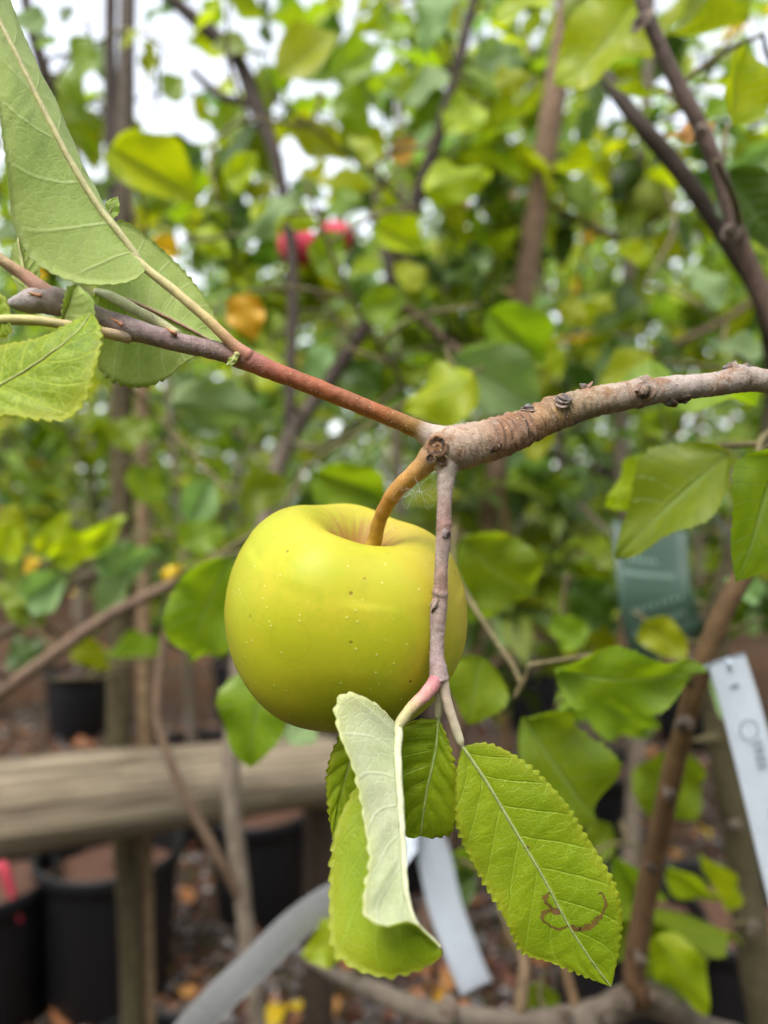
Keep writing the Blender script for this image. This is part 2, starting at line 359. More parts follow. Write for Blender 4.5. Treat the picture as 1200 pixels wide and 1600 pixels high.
# ------------------------------------------------------------------ ground
def ground_mat():
    m, ns, ls = newmat('gravel_ground')
    tco = ns.new('ShaderNodeTexCoord'); obj = tco.outputs['Object']
    n = noise(ns, ls, obj, 3.0, 4); v = voro(ns, ls, obj, 75); v3 = noise(ns, ls, obj, 40, 4, .7)
    c = mixc(ns, ls, ramp(ns, ls, n, .35, .65), (.055, .038, .026), (.075, .040, .022))
    c = mixc(ns, ls, mth(ns, ls, 'MULTIPLY', ramp(ns, ls, v3, .5, .7), .6), c, (.14, .115, .095))
    c = mixc(ns, ls, .35, c, v.outputs['Color'], 'SOFT_LIGHT')
    bu = ns.new('ShaderNodeBump'); bu.inputs['Distance'].default_value = .012; ls.new(v.outputs['Distance'], bu.inputs['Height'])
    pb = ns.new('ShaderNodeBsdfPrincipled'); ls.new(c, pb.inputs['Base Color']); pb.inputs['Roughness'].default_value = 1; pb.inputs['Specular IOR Level'].default_value = 0
    ls.new(bu.outputs[0], pb.inputs['Normal']); out(ns, ls, pb.outputs[0]); return m
mb = MB(); xs = np.r_[-200, -40, np.linspace(-6, 6, 25), 40, 200]; ys = np.r_[-200, -40, np.linspace(-6, 14, 41), 50, 200]
gx, gy = np.meshgrid(xs, ys); gz = .012 * np.sin(gx * 3.1 + gy) * np.cos(gy * 2.3) * (np.abs(gx) < 7) * (gy < 15) - .012
nx = len(xs); mb.add(np.c_[gx.ravel(), gy.ravel(), gz.ravel()], [(j * nx + i, j * nx + i + 1, (j + 1) * nx + i + 1, (j + 1) * nx + i) for j in range(len(ys) - 1) for i in range(nx - 1)])
g = mb.build('ground', ground_mat()); g['kind'] = 'structure'

# gravel and bark chips, too many to count
def ico():
    p = (1 + 5 ** .5) / 2
    v = np.array([(-1, p, 0), (1, p, 0), (-1, -p, 0), (1, -p, 0), (0, -1, p), (0, 1, p), (0, -1, -p), (0, 1, -p), (p, 0, -1), (p, 0, 1), (-p, 0, -1), (-p, 0, 1)], float)
    f = [(0, 11, 5), (0, 5, 1), (0, 1, 7), (0, 7, 10), (0, 10, 11), (1, 5, 9), (5, 11, 4), (11, 10, 2), (10, 7, 6), (7, 1, 8), (3, 9, 4), (3, 4, 2), (3, 2, 6), (3, 6, 8), (3, 8, 9), (4, 9, 5), (2, 4, 11), (6, 2, 10), (8, 6, 7), (9, 8, 1)]
    return v / np.linalg.norm(v[0]), f
IV, IF = ico()
def scatter(name, n, smin, smax, flat, pal, label, cat, zone):
    mb = MB()
    for _ in range(n):
        y = zone[2] + (zone[3] - zone[2]) * random.random() ** 1.4; x = random.uniform(-1, 1) * (.25 + .62 * y)
        s = random.uniform(smin, smax); a = random.uniform(0, 6.28)
        V = IV * (1 + rng.normal(size=(12, 1)) * .16) * np.array([s * random.uniform(.8, 1.6), s, s * flat])
        ca, sa = math.cos(a), math.sin(a); V = V @ np.array([[ca, -sa, 0], [sa, ca, 0], [0, 0, 1]])
        c = np.array(random.choice(pal)) * random.uniform(.4, 1.05)
        mb.add(V + np.array([x, y, s * flat * .5]), IF, c)
    o = mb.build(name, M['pebble'], smooth=False); tag(o, label, cat, kind='stuff'); return o
scatter('gravel', 6500, .004, .010, .7, [(.20, .19, .19), (.13, .12, .12), (.28, .25, .24), (.10, .075, .06), (.17, .12, .10)], 'small grey stones spread over the ground between the pots', 'gravel', (0, 0, 1.05, 3.4))
scatter('bark_chips', 1500, .006, .016, .45, [(.21, .075, .035), (.15, .06, .035), (.30, .13, .06), (.10, .05, .035)], 'reddish brown bark bits strewn over the grey gravel', 'bark chips', (0, 0, 1.05, 3.0))

# ------------------------------------------------------------------ log rail on its post
def lathe(mb, prof, cx, cy, n=40, c=None):
    th = np.linspace(0, 2 * math.pi, n, endpoint=False); prof = np.asarray(prof, float)
    V = np.array([(cx + r * math.cos(a), cy + r * math.sin(a), z) for r, z in prof for a in th]); k = len(prof)
    return mb.add(V, [(i * n + j, i * n + (j + 1) % n, (i + 1) * n + (j + 1) % n, (i + 1) * n + j) for i in range(k - 1) for j in range(n)], c)
A = P(0, 1262, .76); B = P(492, 1206, 1.02); dA = (A - B); A2 = B + dA * 2.2; B2 = B - dA * .06
rl = math.dist(A2, B2)
def railmod(t, th): return 1 + .025 * np.sin(3 * th + 9 * t) + .02 * np.sin(25 * t + th) + smooth_noise(len(t), th.shape[1], .012), 0
mb = MB().tube([A2, B2], [.051, .049], [(0, (.3, .25, .2))], 28, 60, railmod)
V = mb.v[0]; Q = Matrix.Identity(3)
ax = Vector(B2 - A2).normalized(); rot = ax.to_track_quat('X', 'Z').to_matrix()
mb.v[0] = (V - A2) @ np.array(rot)                       # local x runs along the grain
rail = mb.build('log_rail', M['rail']); rail.location = A2; rail.rotation_euler = rot.to_euler()
tag(rail, 'weathered round wooden rail running above the black plant pots', 'rail')
for k, (pt, lab) in enumerate([(B + np.array([.0, .062, 0]), 'dark brown wooden post behind the end of the rail'), (A2 + dA * -.1 + np.array([0, .062, 0]), 'dark wooden post under the far-off end of the rail')]):
    mb = MB().tube([(pt[0], pt[1], -.05), (pt[0], pt[1], .3), (pt[0], pt[1], pt[2] + .075)], .024, [(0, (.075, .05, .035))], 16, 14, railmod)
    tag(mb.build('post', M['bark_far'], None), lab, 'post')

# ------------------------------------------------------------------ pots
def pot(x, y, r, h, label, group=None, soilz=.86):
    e = thing('plant_pot', label, 'pot', (x, y, 0), group)
    mb = lathe(MB(), [(.0, .001), (r * .80, .001), (r * .83, .012), (r * .955, h - .03), (r * .955, h - .012)], 0, 0)
    mb.build('body', M['black_plastic'], e)
    mb = lathe(MB(), [(r * .957, h - .030), (r * 1.0, h - .030), (r * 1.03, h - .022), (r * 1.03, h - .004), (r * 1.015, h), (r * .985, h), (r * .965, h - .006), (r * .945, h - .05), (r * .93, h * soilz - .02)], 0, 0)
    mb.build('rim', M['black_plastic'], e)
    mb = MB(); n = 22; rr = np.linspace(0, r * .945, 9); th = np.linspace(0, 2 * math.pi, n, endpoint=False)
    V = [(a * math.cos(b), a * math.sin(b), h * soilz + random.uniform(-.006, .008) + .012 * (1 - a / r)) for a in rr for b in th]
    mb.add(V, [(i * n + j, i * n + (j + 1) % n, (i + 1) * n + (j + 1) % n, (i + 1) * n + j) for i in range(8) for j in range(n)])
    mb.build('soil', M['soil'], e)
    return e
def gx_(px, d): return (px - 600) / F * d
pot(gx_(172, 1.34), 1.34, .130, .27, 'black pot half full of reddish soil behind the sapling and cane', soilz=.80)
pot(gx_(-25, 1.27), 1.27, .120, .25, 'black pot of dark soil with a pink label stuck in it')
pot(gx_(405, 1.62), 1.62, .115, .23, 'black pot on the gravel beyond the end of the rail')
pot(gx_(1165, 1.19), 1.24, .150, .22, 'black pot whose rim shows under the yellowing leaf by the grey-brown trunk', soilz=.75)
mb = MB(); p0 = P(8, 1362, 1.2)
mb.tube([p0 + np.array([-.012, 0, .02]), p0, p0 + np.array([.02, .01, -.09])], [.006, .008, .004], [(0, (.6, .06, .1))], 6, 10)
tag(mb.build('pot_label', M['pink_plastic']), 'pink plastic label standing in the soil of a black pot', 'label')

# ------------------------------------------------------------------ leaf shapes
def unit_leaf(name, mat, n, m, fold, curl, wave, aspect_tip=1.0, serr=0, stem=True, seed=0):
    """length 1 along +Y, width 1 along X, normal +Z"""
    rs = np.random.default_rng(seed); mb = MB()
    t = np.linspace(0, 1, n + 1); w = t ** .58 * (1 - t) ** .95 * (1 + .10 * np.sin(t * 9 + seed * 2.1)); w = .5 * w / w.max(); w[0] = .012; w[-1] = .004
    if serr: w = w * (1 + (.05 + .03 * np.sin(np.arange(n + 1) * 1.9)) * (np.arange(n + 1) % 2) * (t > .08) * (t < .96))
    s = np.linspace(-1, 1, 2 * m + 1); ph1, ph2 = rs.uniform(0, 6, 2)
    X = w[:, None] * s[None, :]; Y = np.repeat(t[:, None], 2 * m + 1, 1)
    Z = fold * np.abs(X) + curl * (Y - .2) ** 2 * (Y > .2) + wave * np.abs(s)[None, :] * np.sin(t[:, None] * 11 + np.where(s < 0, ph1, ph2)[None, :])
    Z = Z + .035 * np.sin(t[:, None] * 5 + ph2) + .02 * np.sin(9 * t[:, None] - 3 * np.abs(s)[None, :] * 2 + ph1) * np.abs(s)[None, :]
    X = X + .10 * np.sin(t[:, None] * 2.6 + ph1)
    k = 2 * m + 1
    Fc = [(i * k + j, i * k + j + 1, (i + 1) * k + j + 1, (i + 1) * k + j) for i in range(n) for j in range(2 * m)]
    UV = np.stack([np.repeat((s / 2 + .5)[None], n + 1, 0), Y], -1).reshape(-1, 2)
    mb.add(np.stack([X, Y, Z], -1).reshape(-1, 3), Fc, UV=UV)
    if stem:
        x0 = .10 * math.sin(ph1)
        mb.add([(x0 - .011, -.22, -.05), (x0 + .011, -.22, -.05), (x0 + .013, .02, .004), (x0 - .013, .02, .004), (x0, -.22, -.075), (x0, .02, -.02)], [(0, 1, 2, 3), (1, 4, 5, 2), (4, 0, 3, 5)], UV=[(.5, .5)] * 6)
    o = mb.build(name, mat); me = o.data; bpy.data.objects.remove(o); return me
SHAPES = [(.35, -.30, .04), (.15, -.55, .06), (.7, .10, .05), (-.25, -.35, .08), (.3, .30, .07), (.10, -.15, .09)]
LEAF = {}; FINE = {}
for cname in ('green', 'young', 'pale', 'shaded', 'yellow', 'dead'):
    LEAF[cname] = [unit_leaf('leaf', M[cname], 9, 2, f, c, w, seed=i) for i, (f, c, w) in enumerate(SHAPES)]
    FINE[cname] = [unit_leaf('leaf', M[cname], 44, 5, f, c, w, serr=1, seed=i + 20, stem=False) for i, (f, c, w) in enumerate(SHAPES)]

def place(me, base, y, z, L, W, parent, origin, name='leaf'):
    y = Vector(y).normalized(); z = Vector(z); x = y.cross(z)
    if x.length < 1e-4: x = y.cross(Vector((.3, .7, .2)))
    x.normalize(); z = x.cross(y)
    mt = Matrix.Identity(4)
    for i in range(3):
        mt[i][0] = x[i] * W; mt[i][1] = y[i] * L; mt[i][2] = z[i] * L; mt[i][3] = base[i] - origin[i]
    o = bpy.data.objects.new(name, me); link(o, parent); o.matrix_local = mt
    return o

# ------------------------------------------------------------------ trees
class Tree:
    def __init__(s, name, label, base, group=None, cat='tree'):
        s.o = np.asarray(base, float); s.e = thing(name, label, cat, tuple(s.o), group); s.sk = []; s.rad = []; s.stuff = MB(); s.nleaf = 0
    def limb(s, pts, radii, c, name='branch', nseg=12, knob=0.0, mat='bark_far'):
        pts = [np.asarray(p, float) for p in pts]
        def mod(t, th):
            a = 1 + smooth_noise(t.shape[0], th.shape[1], .05 + knob, 2)
            return a, 0
        n = max(10, int(sum(math.dist(a, b) for a, b in zip(pts, pts[1:])) / .012)); n = min(n, 160)
        mb = MB().tube(pts, radii, c if isinstance(c, list) else [(0, c)], nseg, n, mod)
        o = mb.build(name, M[mat], s.e, s.o)
        q = cr(np.c_[np.array(pts), np.interp(np.linspace(0, 1, len(pts)), np.linspace(0, 1, len(radii)), radii)], n)
        s.sk.append(q[:, :3]); s.rad.append(q[:, 3]); return o
    def nearest(s, a, high=.7):
        S = np.vstack(s.sk); d = np.linalg.norm(S - a, axis=1) + high * np.maximum(0, S[:, 2] - a[2] + .02)
        i = int(np.argmin(d)); return S[i], np.concatenate(s.rad)[i]
    def twig(s, a, r=.0016, c=(.16, .12, .08), sep=True, droop=.15, r0=None):
        a = np.asarray(a, float); S, sr = s.nearest(a); L = np.linalg.norm(a - S)
        if L < .004: return np.array([0, 0, 1.])
        mid = S + (a - S) * .5 + np.array([random.uniform(-.12, .12), random.uniform(-.12, .12), random.uniform(-.02, droop)]) * L
        q = cr([S, mid, a], 9); rr = [min(sr * .95, (r0 or r * 1.9)), r * 1.4, r]
        if sep:
            MB().tube(q, np.interp(np.linspace(0, 1, 9), [0, .5, 1], rr), [(0, c)], 6, 12).build('twig', M['bark_far'], s.e, s.o)
        else: s.stuff.tube(q, np.interp(np.linspace(0, 1, 9), [0, .5, 1], rr), [(0, c)], 4, 6)
        s.sk.append(q); s.rad.append(np.interp(np.linspace(0, 1, 9), [0, .5, 1], rr))
        d = q[-1] - q[-3]; return d / (np.linalg.norm(d) + 1e-9)
    def leaf_at(s, bx, by, tx, ty, w, d, dd=0.0, c='green', roll=None, var=None):
        """a leaf from blade base to tip, given where the photo shows them, at depth d (tip at d+dd)"""
        b = P(bx, by, d); tp = P(tx, ty, d + dd); y = tp - b; L = np.linalg.norm(y)
        roll = random.uniform(-40, 40) if roll is None else roll
        var = random.randrange(6) if var is None else var
        view = Vector((0, -1, .25)); yv = Vector(y).normalized(); x = yv.cross(view).normalized(); z = x.cross(yv)
        z = Matrix.Rotation(R(roll), 3, yv) @ z
        W = w * d / F / max(.55, math.cos(R(roll)))
        pet = b - np.array(yv) * .012 + np.array([0, .004, -.004]) * (d / .4)
        s.twig(pet, r=.0009 * (1 + d), c=(.19, .155, .075), droop=.1)
        me = FINE[c][var]; o = place(me, b, yv, z, L, W, s.e, s.o)
        mb = MB().tube([pet, (pet + b) / 2 + np.array([0, .001, -.001]), b + y * .03], [.0010 * (1 + d), .0009 * (1 + d), .0008 * (1 + d)], [(0, (.22, .28, .09))], 6, 8)
        pt = mb.build('petiole', M['stalk'], None, (0, 0, 0)); pt.parent = o; pt.matrix_parent_inverse = (Matrix.Translation(Vector(s.o)) @ o.matrix_local).inverted()
        return o
    def crown(s, n, centre, rad, per=5, leafL=(.055, .085), mix=(('green', 6), ('young', 3), ('pale', 2), ('shaded', 2), ('yellow', .1)), real=300, sep=False, stuffmat=False, keep=None):
        """n leafy twig ends spread through an ellipsoid, joined to the limbs by twigs, with `per` leaves each"""
        names = [m_[0] for m_ in mix]; wt = [m_[1] for m_ in mix]; pts = []
        while len(pts) < n:
            u = rng.normal(size=3); u = u / np.linalg.norm(u) * rng.uniform(.15, 1) ** .45
            p = np.asarray(centre) + u * np.asarray(rad)
            if p[2] < .35 or (keep and not keep(p)): continue
            pts.append(p)
        S = np.vstack(s.sk); pts.sort(key=lambda p: np.min(np.linalg.norm(S - p, axis=1)))
        for p in pts:
            d = s.twig(p, r=.0015, sep=sep)
            S0 = s.sk[-1]
            for k in range(random.randint(per - 1, per + 1)):
                b = S0[-1 - min(len(S0) - 1, k)] if k else S0[-1]
                y = Vector(d) * .5 + Vector(rng.normal(size=3)) * .75 + Vector((0, 0, -.25)); y.normalize()
                z = Vector((0, -.35, 1)) + Vector(rng.normal(size=3)) * .55
                L = random.uniform(*leafL); W = L * random.uniform(.52, .72)
                b2 = Vector(b) + y * L * .22
                cn = random.choices(names, wt)[0]
                if s.nleaf < real:
                    place(random.choice(LEAF[cn]), b2, y, z, L, W, s.e, s.o); s.nleaf += 1
                else: s.mass(b2, y, z, L, W, cn)
    def mass(s, b, y, z, L, W, cn):
        if not hasattr(s, 'ml'): s.ml = MB()
        x = y.cross(z); x.normalize(); z = x.cross(y)
        V0 = np.array([(0, -.2, -.04), (.42, .3, .1), (.40, .62, .06), (0, 1, -.22), (-.40, .62, .06), (-.42, .3, .1), (0, .45, 0)])
        V = np.array(b)[None] + V0[:, :1] * W * np.array(x)[None] + V0[:, 1:2] * L * np.array(y)[None] + V0[:, 2:] * L * np.array(z)[None]
        mi = {'green': 0, 'young': 1, 'pale': 2, 'shaded': 3, 'yellow': 4, 'dead': 5}[cn]
        s.ml.add(V, [(0, 1, 6), (1, 2, 6), (2, 3, 6), (3, 4, 6), (4, 5, 6), (5, 0, 6)], mi=mi, UV=[(.5, 0), (1, .3), (1, .6), (.5, 1), (0, .6), (0, .3), (.5, .45)])
    def finish(s):
        if s.stuff.n:
            o = s.stuff.build('twig_growth', M['bark_far'], s.e, s.o); o['kind'] = 'stuff'
        if hasattr(s, 'ml'):
            o = s.ml.build('foliage', [M[k] for k in ('green', 'young', 'pale', 'shaded', 'yellow', 'dead')], s.e, s.o); o['kind'] = 'stuff'

# ------------------------------------------------------------------ the fruiting branch in front
FD = .200
fr_base = np.array([.300, .34, 0.0])
fb = thing('apple_tree', 'bare-barked apple branch with ringed spur carrying the big yellow-green apple', 'tree', tuple(fr_base))
pot(fr_base[0], fr_base[1], .12, .25, 'black pot in which the tree with the big apple stands')
def PP(l, dflt=FD):             # (px, py, depth, radius in px) -> points, radii
    pts = np.array([P(a[0], a[1], a[2]) for a in l]); return pts, np.array([a[3] * a[2] / F for a in l])

LIMBCOL = [(0, (.50, .36, .26)), (.10, (.50, .34, .22)), (.22, (.42, .26, .17)), (.30, (.34, .19, .09)), (.38, (.33, .20, .095)), (.48, (.40, .29, .20)), (.6, (.46, .37, .32)), (.8, (.46, .38, .35)), (1, (.36, .29, .25))]
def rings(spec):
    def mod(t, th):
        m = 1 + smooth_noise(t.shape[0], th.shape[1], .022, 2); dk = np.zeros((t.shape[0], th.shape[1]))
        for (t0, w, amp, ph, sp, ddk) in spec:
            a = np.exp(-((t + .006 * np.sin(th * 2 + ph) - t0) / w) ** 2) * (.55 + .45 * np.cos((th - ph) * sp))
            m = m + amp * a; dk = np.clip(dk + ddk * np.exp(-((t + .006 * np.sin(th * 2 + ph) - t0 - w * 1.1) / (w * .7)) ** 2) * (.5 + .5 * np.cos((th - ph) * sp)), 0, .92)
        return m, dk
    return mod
limb_px = [(672, 704, .1985, 27), (700, 702, .199, 35), (740, 694, .2, 34), (780, 684, .2, 31), (820, 668, .2015, 28), (870, 646, .203, 26), (920, 630, .205, 24), (980, 618, .207, 22), (1050, 607, .210, 19.5), (1120, 600, .213, 18.5), (1155, 592, .2145, 21), (1200, 596, .216, 18), (1300, 610, .225, 20), (1420, 620, .25, 26), (1560, 640, .31, 36)]
pts, rad = PP(limb_px)
NL = 13; Ls = np.r_[0, np.cumsum(np.linalg.norm(np.diff(pts[:NL], axis=0), axis=1))]; Ls /= Ls[-1]
def tx(px): return float(np.interp(px, [l[0] for l in limb_px[:NL]], Ls))
spec = []
for x, w, amp, dkk in [(742, .004, .03, .3), (766, .0040, .06, .6), (775, .0036, .08, .8), (783, .0034, .06, .7), (790, .0036, .09, .9), (798, .0036, .08, .8), (807, .0045, .13, 1.2), (817, .0050, .08, .7), (850, .0040, .10, .8), (866, .0055, .16, 1.1), (876, .004, .1, .8), (886, .004, .08, .8), (1000, .012, .10, .2), (1150, .012, .12, .2)]:
    spec.append((tx(x), w, amp, random.uniform(-.6, .6) - 1.2, random.choice([1, 1, 2]), dkk))
cols = [(tx(x), c) for x, c in [(672, (.42, .27, .16)), (700, (.50, .36, .27)), (745, (.50, .35, .25)), (775, (.44, .24, .14)), (815, (.36, .19, .11)), (840, (.42, .23, .10)), (870, (.36, .22, .08)), (905, (.38, .27, .16)), (960, (.44, .34, .26)), (1040, (.47, .38, .34)), (1200, (.45, .36, .31))]]
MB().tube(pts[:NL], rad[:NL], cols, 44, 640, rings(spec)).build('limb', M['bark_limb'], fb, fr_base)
MB().tube(np.vstack([pts[NL - 1:], fr_base + np.array([-.005, 0, .93])]), np.r_[rad[NL - 1:], .014], [(0, (.45, .36, .31))], 20, 60, rings([])).build('limb_base', M['bark_limb'], fb, fr_base)
# trunk outside the frame, so that the limb grows from something
mb = MB().tube([fr_base + np.array([0, 0, z]) + np.array([.01 * math.sin(4 * z), .01 * math.cos(5 * z), 0]) for z in np.linspace(.15, 1.45, 9)], np.linspace(.019, .009, 9), [(0, (.22, .16, .11))], 16, 80, rings([]))
mb.build('trunk', M['bark_far'], fb, fr_base)

# downy side: the long shoot to the left
shoot_px = [(700, 696, .200, 30), (682, 686, .1995, 23), (664, 677, .1993, 17), (640, 665, .199, 14), (560, 632, .198, 13.5), (480, 600, .197, 14), (420, 577, .196, 15), (385, 562, .1955, 17), (350, 551, .195, 14.5), (270, 533, .194, 15), (215, 517, .193, 17), (190, 510, .193, 18), (150, 494, .192, 16), (110, 478, .191, 19), (70, 468, .190, 22), (40, 472, .189, 17), (14, 474, .188, 6)]
pts, rad = PP(shoot_px)
l = np.r_[0, np.cumsum(np.linalg.norm(np.diff(pts, axis=0), axis=1))]; l /= l[-1]
def sx(px): return float(np.interp(-px, [-q[0] for q in shoot_px], l))
scol = [(sx(x), c) for x, c in [(700, (.46, .34, .27)), (662, (.46, .36, .30)), (648, (.27, .15, .03)), (600, (.30, .10, .03)), (480, (.33, .095, .04)), (420, (.33, .10, .06)), (385, (.36, .14, .11)), (350, (.28, .17, .15)), (250, (.32, .22, .22)), (150, (.38, .28, .28)), (90, (.42, .32, .32)), (40, (.50, .42, .42)), (14, (.55, .5, .5))]]
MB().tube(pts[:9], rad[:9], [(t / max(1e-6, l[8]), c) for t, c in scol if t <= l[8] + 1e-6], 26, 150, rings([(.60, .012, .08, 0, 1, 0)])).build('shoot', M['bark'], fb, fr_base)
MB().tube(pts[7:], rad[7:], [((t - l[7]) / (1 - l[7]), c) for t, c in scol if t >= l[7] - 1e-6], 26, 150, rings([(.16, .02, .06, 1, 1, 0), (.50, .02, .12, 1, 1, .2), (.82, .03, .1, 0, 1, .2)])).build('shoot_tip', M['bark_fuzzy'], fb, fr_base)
pts2, rad2 = PP([(105, 478, .1905, 15), (70, 455, .189, 13), (40, 432, .188, 10), (0, 404, .186, 8.5), (-60, 350, .184, 8)])
MB().tube(pts2, rad2, [(0, (.42, .26, .25)), (.35, (.52, .27, .20)), (.6, (.50, .36, .20)), (1, (.42, .40, .18))], 16, 60, rings([])).build('side_shoot', M['stalk'], fb, fr_base)
# the hanging spur twig
spur_px = [(700, 712, .1985, 30), (698, 728, .1972, 21), (697, 745, .1965, 14.5), (694, 790, .1955, 11.5), (693, 835, .195, 12), (690, 880, .1945, 10.5), (688, 930, .194, 11.5), (685, 960, .194, 13), (683, 1000, .1935, 11), (683, 1035, .193, 12), (687, 1062, .193, 15)]
pts, rad = PP(spur_px)
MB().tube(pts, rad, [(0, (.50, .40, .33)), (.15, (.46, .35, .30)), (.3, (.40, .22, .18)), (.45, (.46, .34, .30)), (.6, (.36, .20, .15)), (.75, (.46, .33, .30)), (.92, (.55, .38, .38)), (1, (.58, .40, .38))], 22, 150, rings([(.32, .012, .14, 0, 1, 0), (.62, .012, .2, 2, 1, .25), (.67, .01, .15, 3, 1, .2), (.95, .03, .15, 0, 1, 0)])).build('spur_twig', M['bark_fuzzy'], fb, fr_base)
SPUR = (pts, rad)

def lump(c, ax, L, r, name, mat, cc, parent=fb, org=None):
    """a small pointed bud or knob"""
    ax = np.array(ax, float); ax /= np.linalg.norm(ax); c = np.array(c)
    t = np.linspace(0, 1, 7); rr = r * np.array([1.7, 1.35, 1.1, .9, .62, .35, .08]) * (1 + rng.normal(size=7) * .07)
    mb = MB().tube([c + ax * (L * a - .0006) for a in t], rr, cc, 14, 22, lambda t_, th: (1 + smooth_noise(len(t_), th.shape[1], .16, 1), 0))
    return mb.build(name, M[mat], parent, fr_base if org is None else org)
DK = [(0, (.40, .30, .24)), (.22, (.26, .16, .11)), (.4, (.07, .05, .045)), (.7, (.16, .15, .15)), (1, (.25, .24, .24))]
for px, py, d, ax, L, r in [(880, 624, .1985, (-.1, -.7, .8), .0026, .0016), (1005, 612, .2045, (-.8, -.6, 0), .0042, .0024), (825, 636, .2, (0, -.3, 1), .0016, .0016), (914, 606, .206, (-.8, 0, .6), .0026, .0012),
                            (1140, 578, .2135, (-1, -.2, .35), .0032, .0017), (1165, 573, .2145, (.2, -.2, 1), .0018, .0018), (1045, 628, .2095, (-.5, -.2, -.8), .002, .0019), (1070, 626, .210, (.2, -.2, -1), .0016, .0015), (892, 660, .203, (.1, -.3, -1), .0018, .0019), (868, 655, .2005, (0, -1, -.1), .0014, .0018)]:
    lump(P(px, py, d), ax, L, r, 'bud', 'bark_limb', DK)
lump(P(699, 833, .1932), (.7, -.7, .2), .0016, .0012, 'bud', 'bark_fuzzy', [(0, (.5, .42, .4)), (.8, (.10, .05, .05)), (1, (.05, .03, .03))])
lump(P(683, 948, .1925), (.9, -.3, -.6), .0016, .0010, 'bud', 'bark_fuzzy', DK)
lump(P(763, 690, .1945), (-.2, -1, 0), .0006, .0018, 'leaf_scar', 'bark_limb', [(0, (.14, .06, .04))])
# the cut end of the spur: a rim of callus around a dark pithy hollow
def scar(px, py, d, r, nrm, name):
    c = P(px, py, d); n = Vector(nrm).normalized(); a = n.orthogonal().normalized(); b = n.cross(a)
    mb = MB(); th = np.linspace(0, 2 * math.pi, 28, endpoint=False); V = []; C = []
    prof = [(1.35, -.25, (.46, .31, .20)), (1.2, .18, (.40, .22, .12)), (1.0, .22, (.12, .055, .03)), (.82, .05, (.05, .024, .014)), (.6, -.18, (.07, .032, .018)), (.42, -.12, (.40, .20, .08)), (.2, .0, (.30, .13, .05)), (.05, -.15, (.06, .03, .02))]
    for k, (rr, hh, cc) in enumerate(prof):
        for q in th:
            j = 1 + random.uniform(-.10, .10); hj = random.uniform(-.06, .06)
            V.append(np.array(c) + r * rr * j * (math.cos(q) * np.array(a) + math.sin(q) * np.array(b)) + np.array(n) * r * (hh + hj)); C.append(np.array(cc) * random.uniform(.6, 1.3))
    mb.add(V, [(i * 28 + j, i * 28 + (j + 1) % 28, (i + 1) * 28 + (j + 1) % 28, (i + 1) * 28 + j) for i in range(len(prof) - 1) for j in range(28)], np.array(C))
    mb.build(name, M['bark_limb'], fb, fr_base)
scar(683, 697, .1930, .0024, (-.35, -1, .12), 'pruning_scar')
scar(690, 719, .1932, .0013, (-.1, -1, -.4), 'pruning_scar')
scar(673, 717, .1936, .0012, (-.6, -1, -.3), 'pruning_scar')

# down on the twigs, as real hairs
def hairs(paths, n, L, name):
    mb = MB()
    for pts, rad in paths:
        q = cr(np.c_[pts, rad], 200)
        for _ in range(n):
            i = random.randrange(1, 199); t = q[i + 1 if i < 198 else i, :3] - q[i - 1, :3]; t /= np.linalg.norm(t)
            u = np.cross(t, rng.normal(size=3)); u /= np.linalg.norm(u); b = q[i, :3] + u * q[i, 3] * .97
            dr = u + rng.normal(size=3) * .6; dr /= np.linalg.norm(dr); w = np.cross(dr, rng.normal(size=3)); w /= np.linalg.norm(w)
            ln = L * random.uniform(.4, 1.2); mb.add([b - w * 1.6e-5, b + w * 1.6e-5, b + dr * ln], [(0, 1, 2)])
    o = mb.build(name, M['fluff'], fb, fr_base); o['kind'] = 'stuff'
hairs([SPUR], 1500, .00075, 'down')
hairs([PP(shoot_px[8:])], 1300, .0006, 'down')
hairs([PP(limb_px[:6])], 1200, .0006, 'down')
mb = MB()
fl = P(656, 770, .1965)
for k in range(15):
    a = rng.normal(size=3) * np.array([1, .5, .5]); a /= np.linalg.norm(a); b = rng.normal(size=3) * .4
    q = [fl + rng.normal(size=3) * .0008, fl + a * .0025 + b * .001, fl + a * .0045 + b * .0045 + np.array([0, 0, -.0008]), fl + a * .0055 + rng.normal(size=3) * .002]
    mb.tube(q, [.00002, .00002, .00002, .00001], [(0, (.8, .8, .8))], 3, 12)
mb.tube([P(648, 745, .1975), fl + np.array([-.0005, 0, .002]), fl], .00003, [(0, (.8, .8, .8))], 3, 6)
tag(mb.build('seed_fluff', M['fluff']), 'wisp of white seed fluff caught beside the apple stalk', 'fluff')

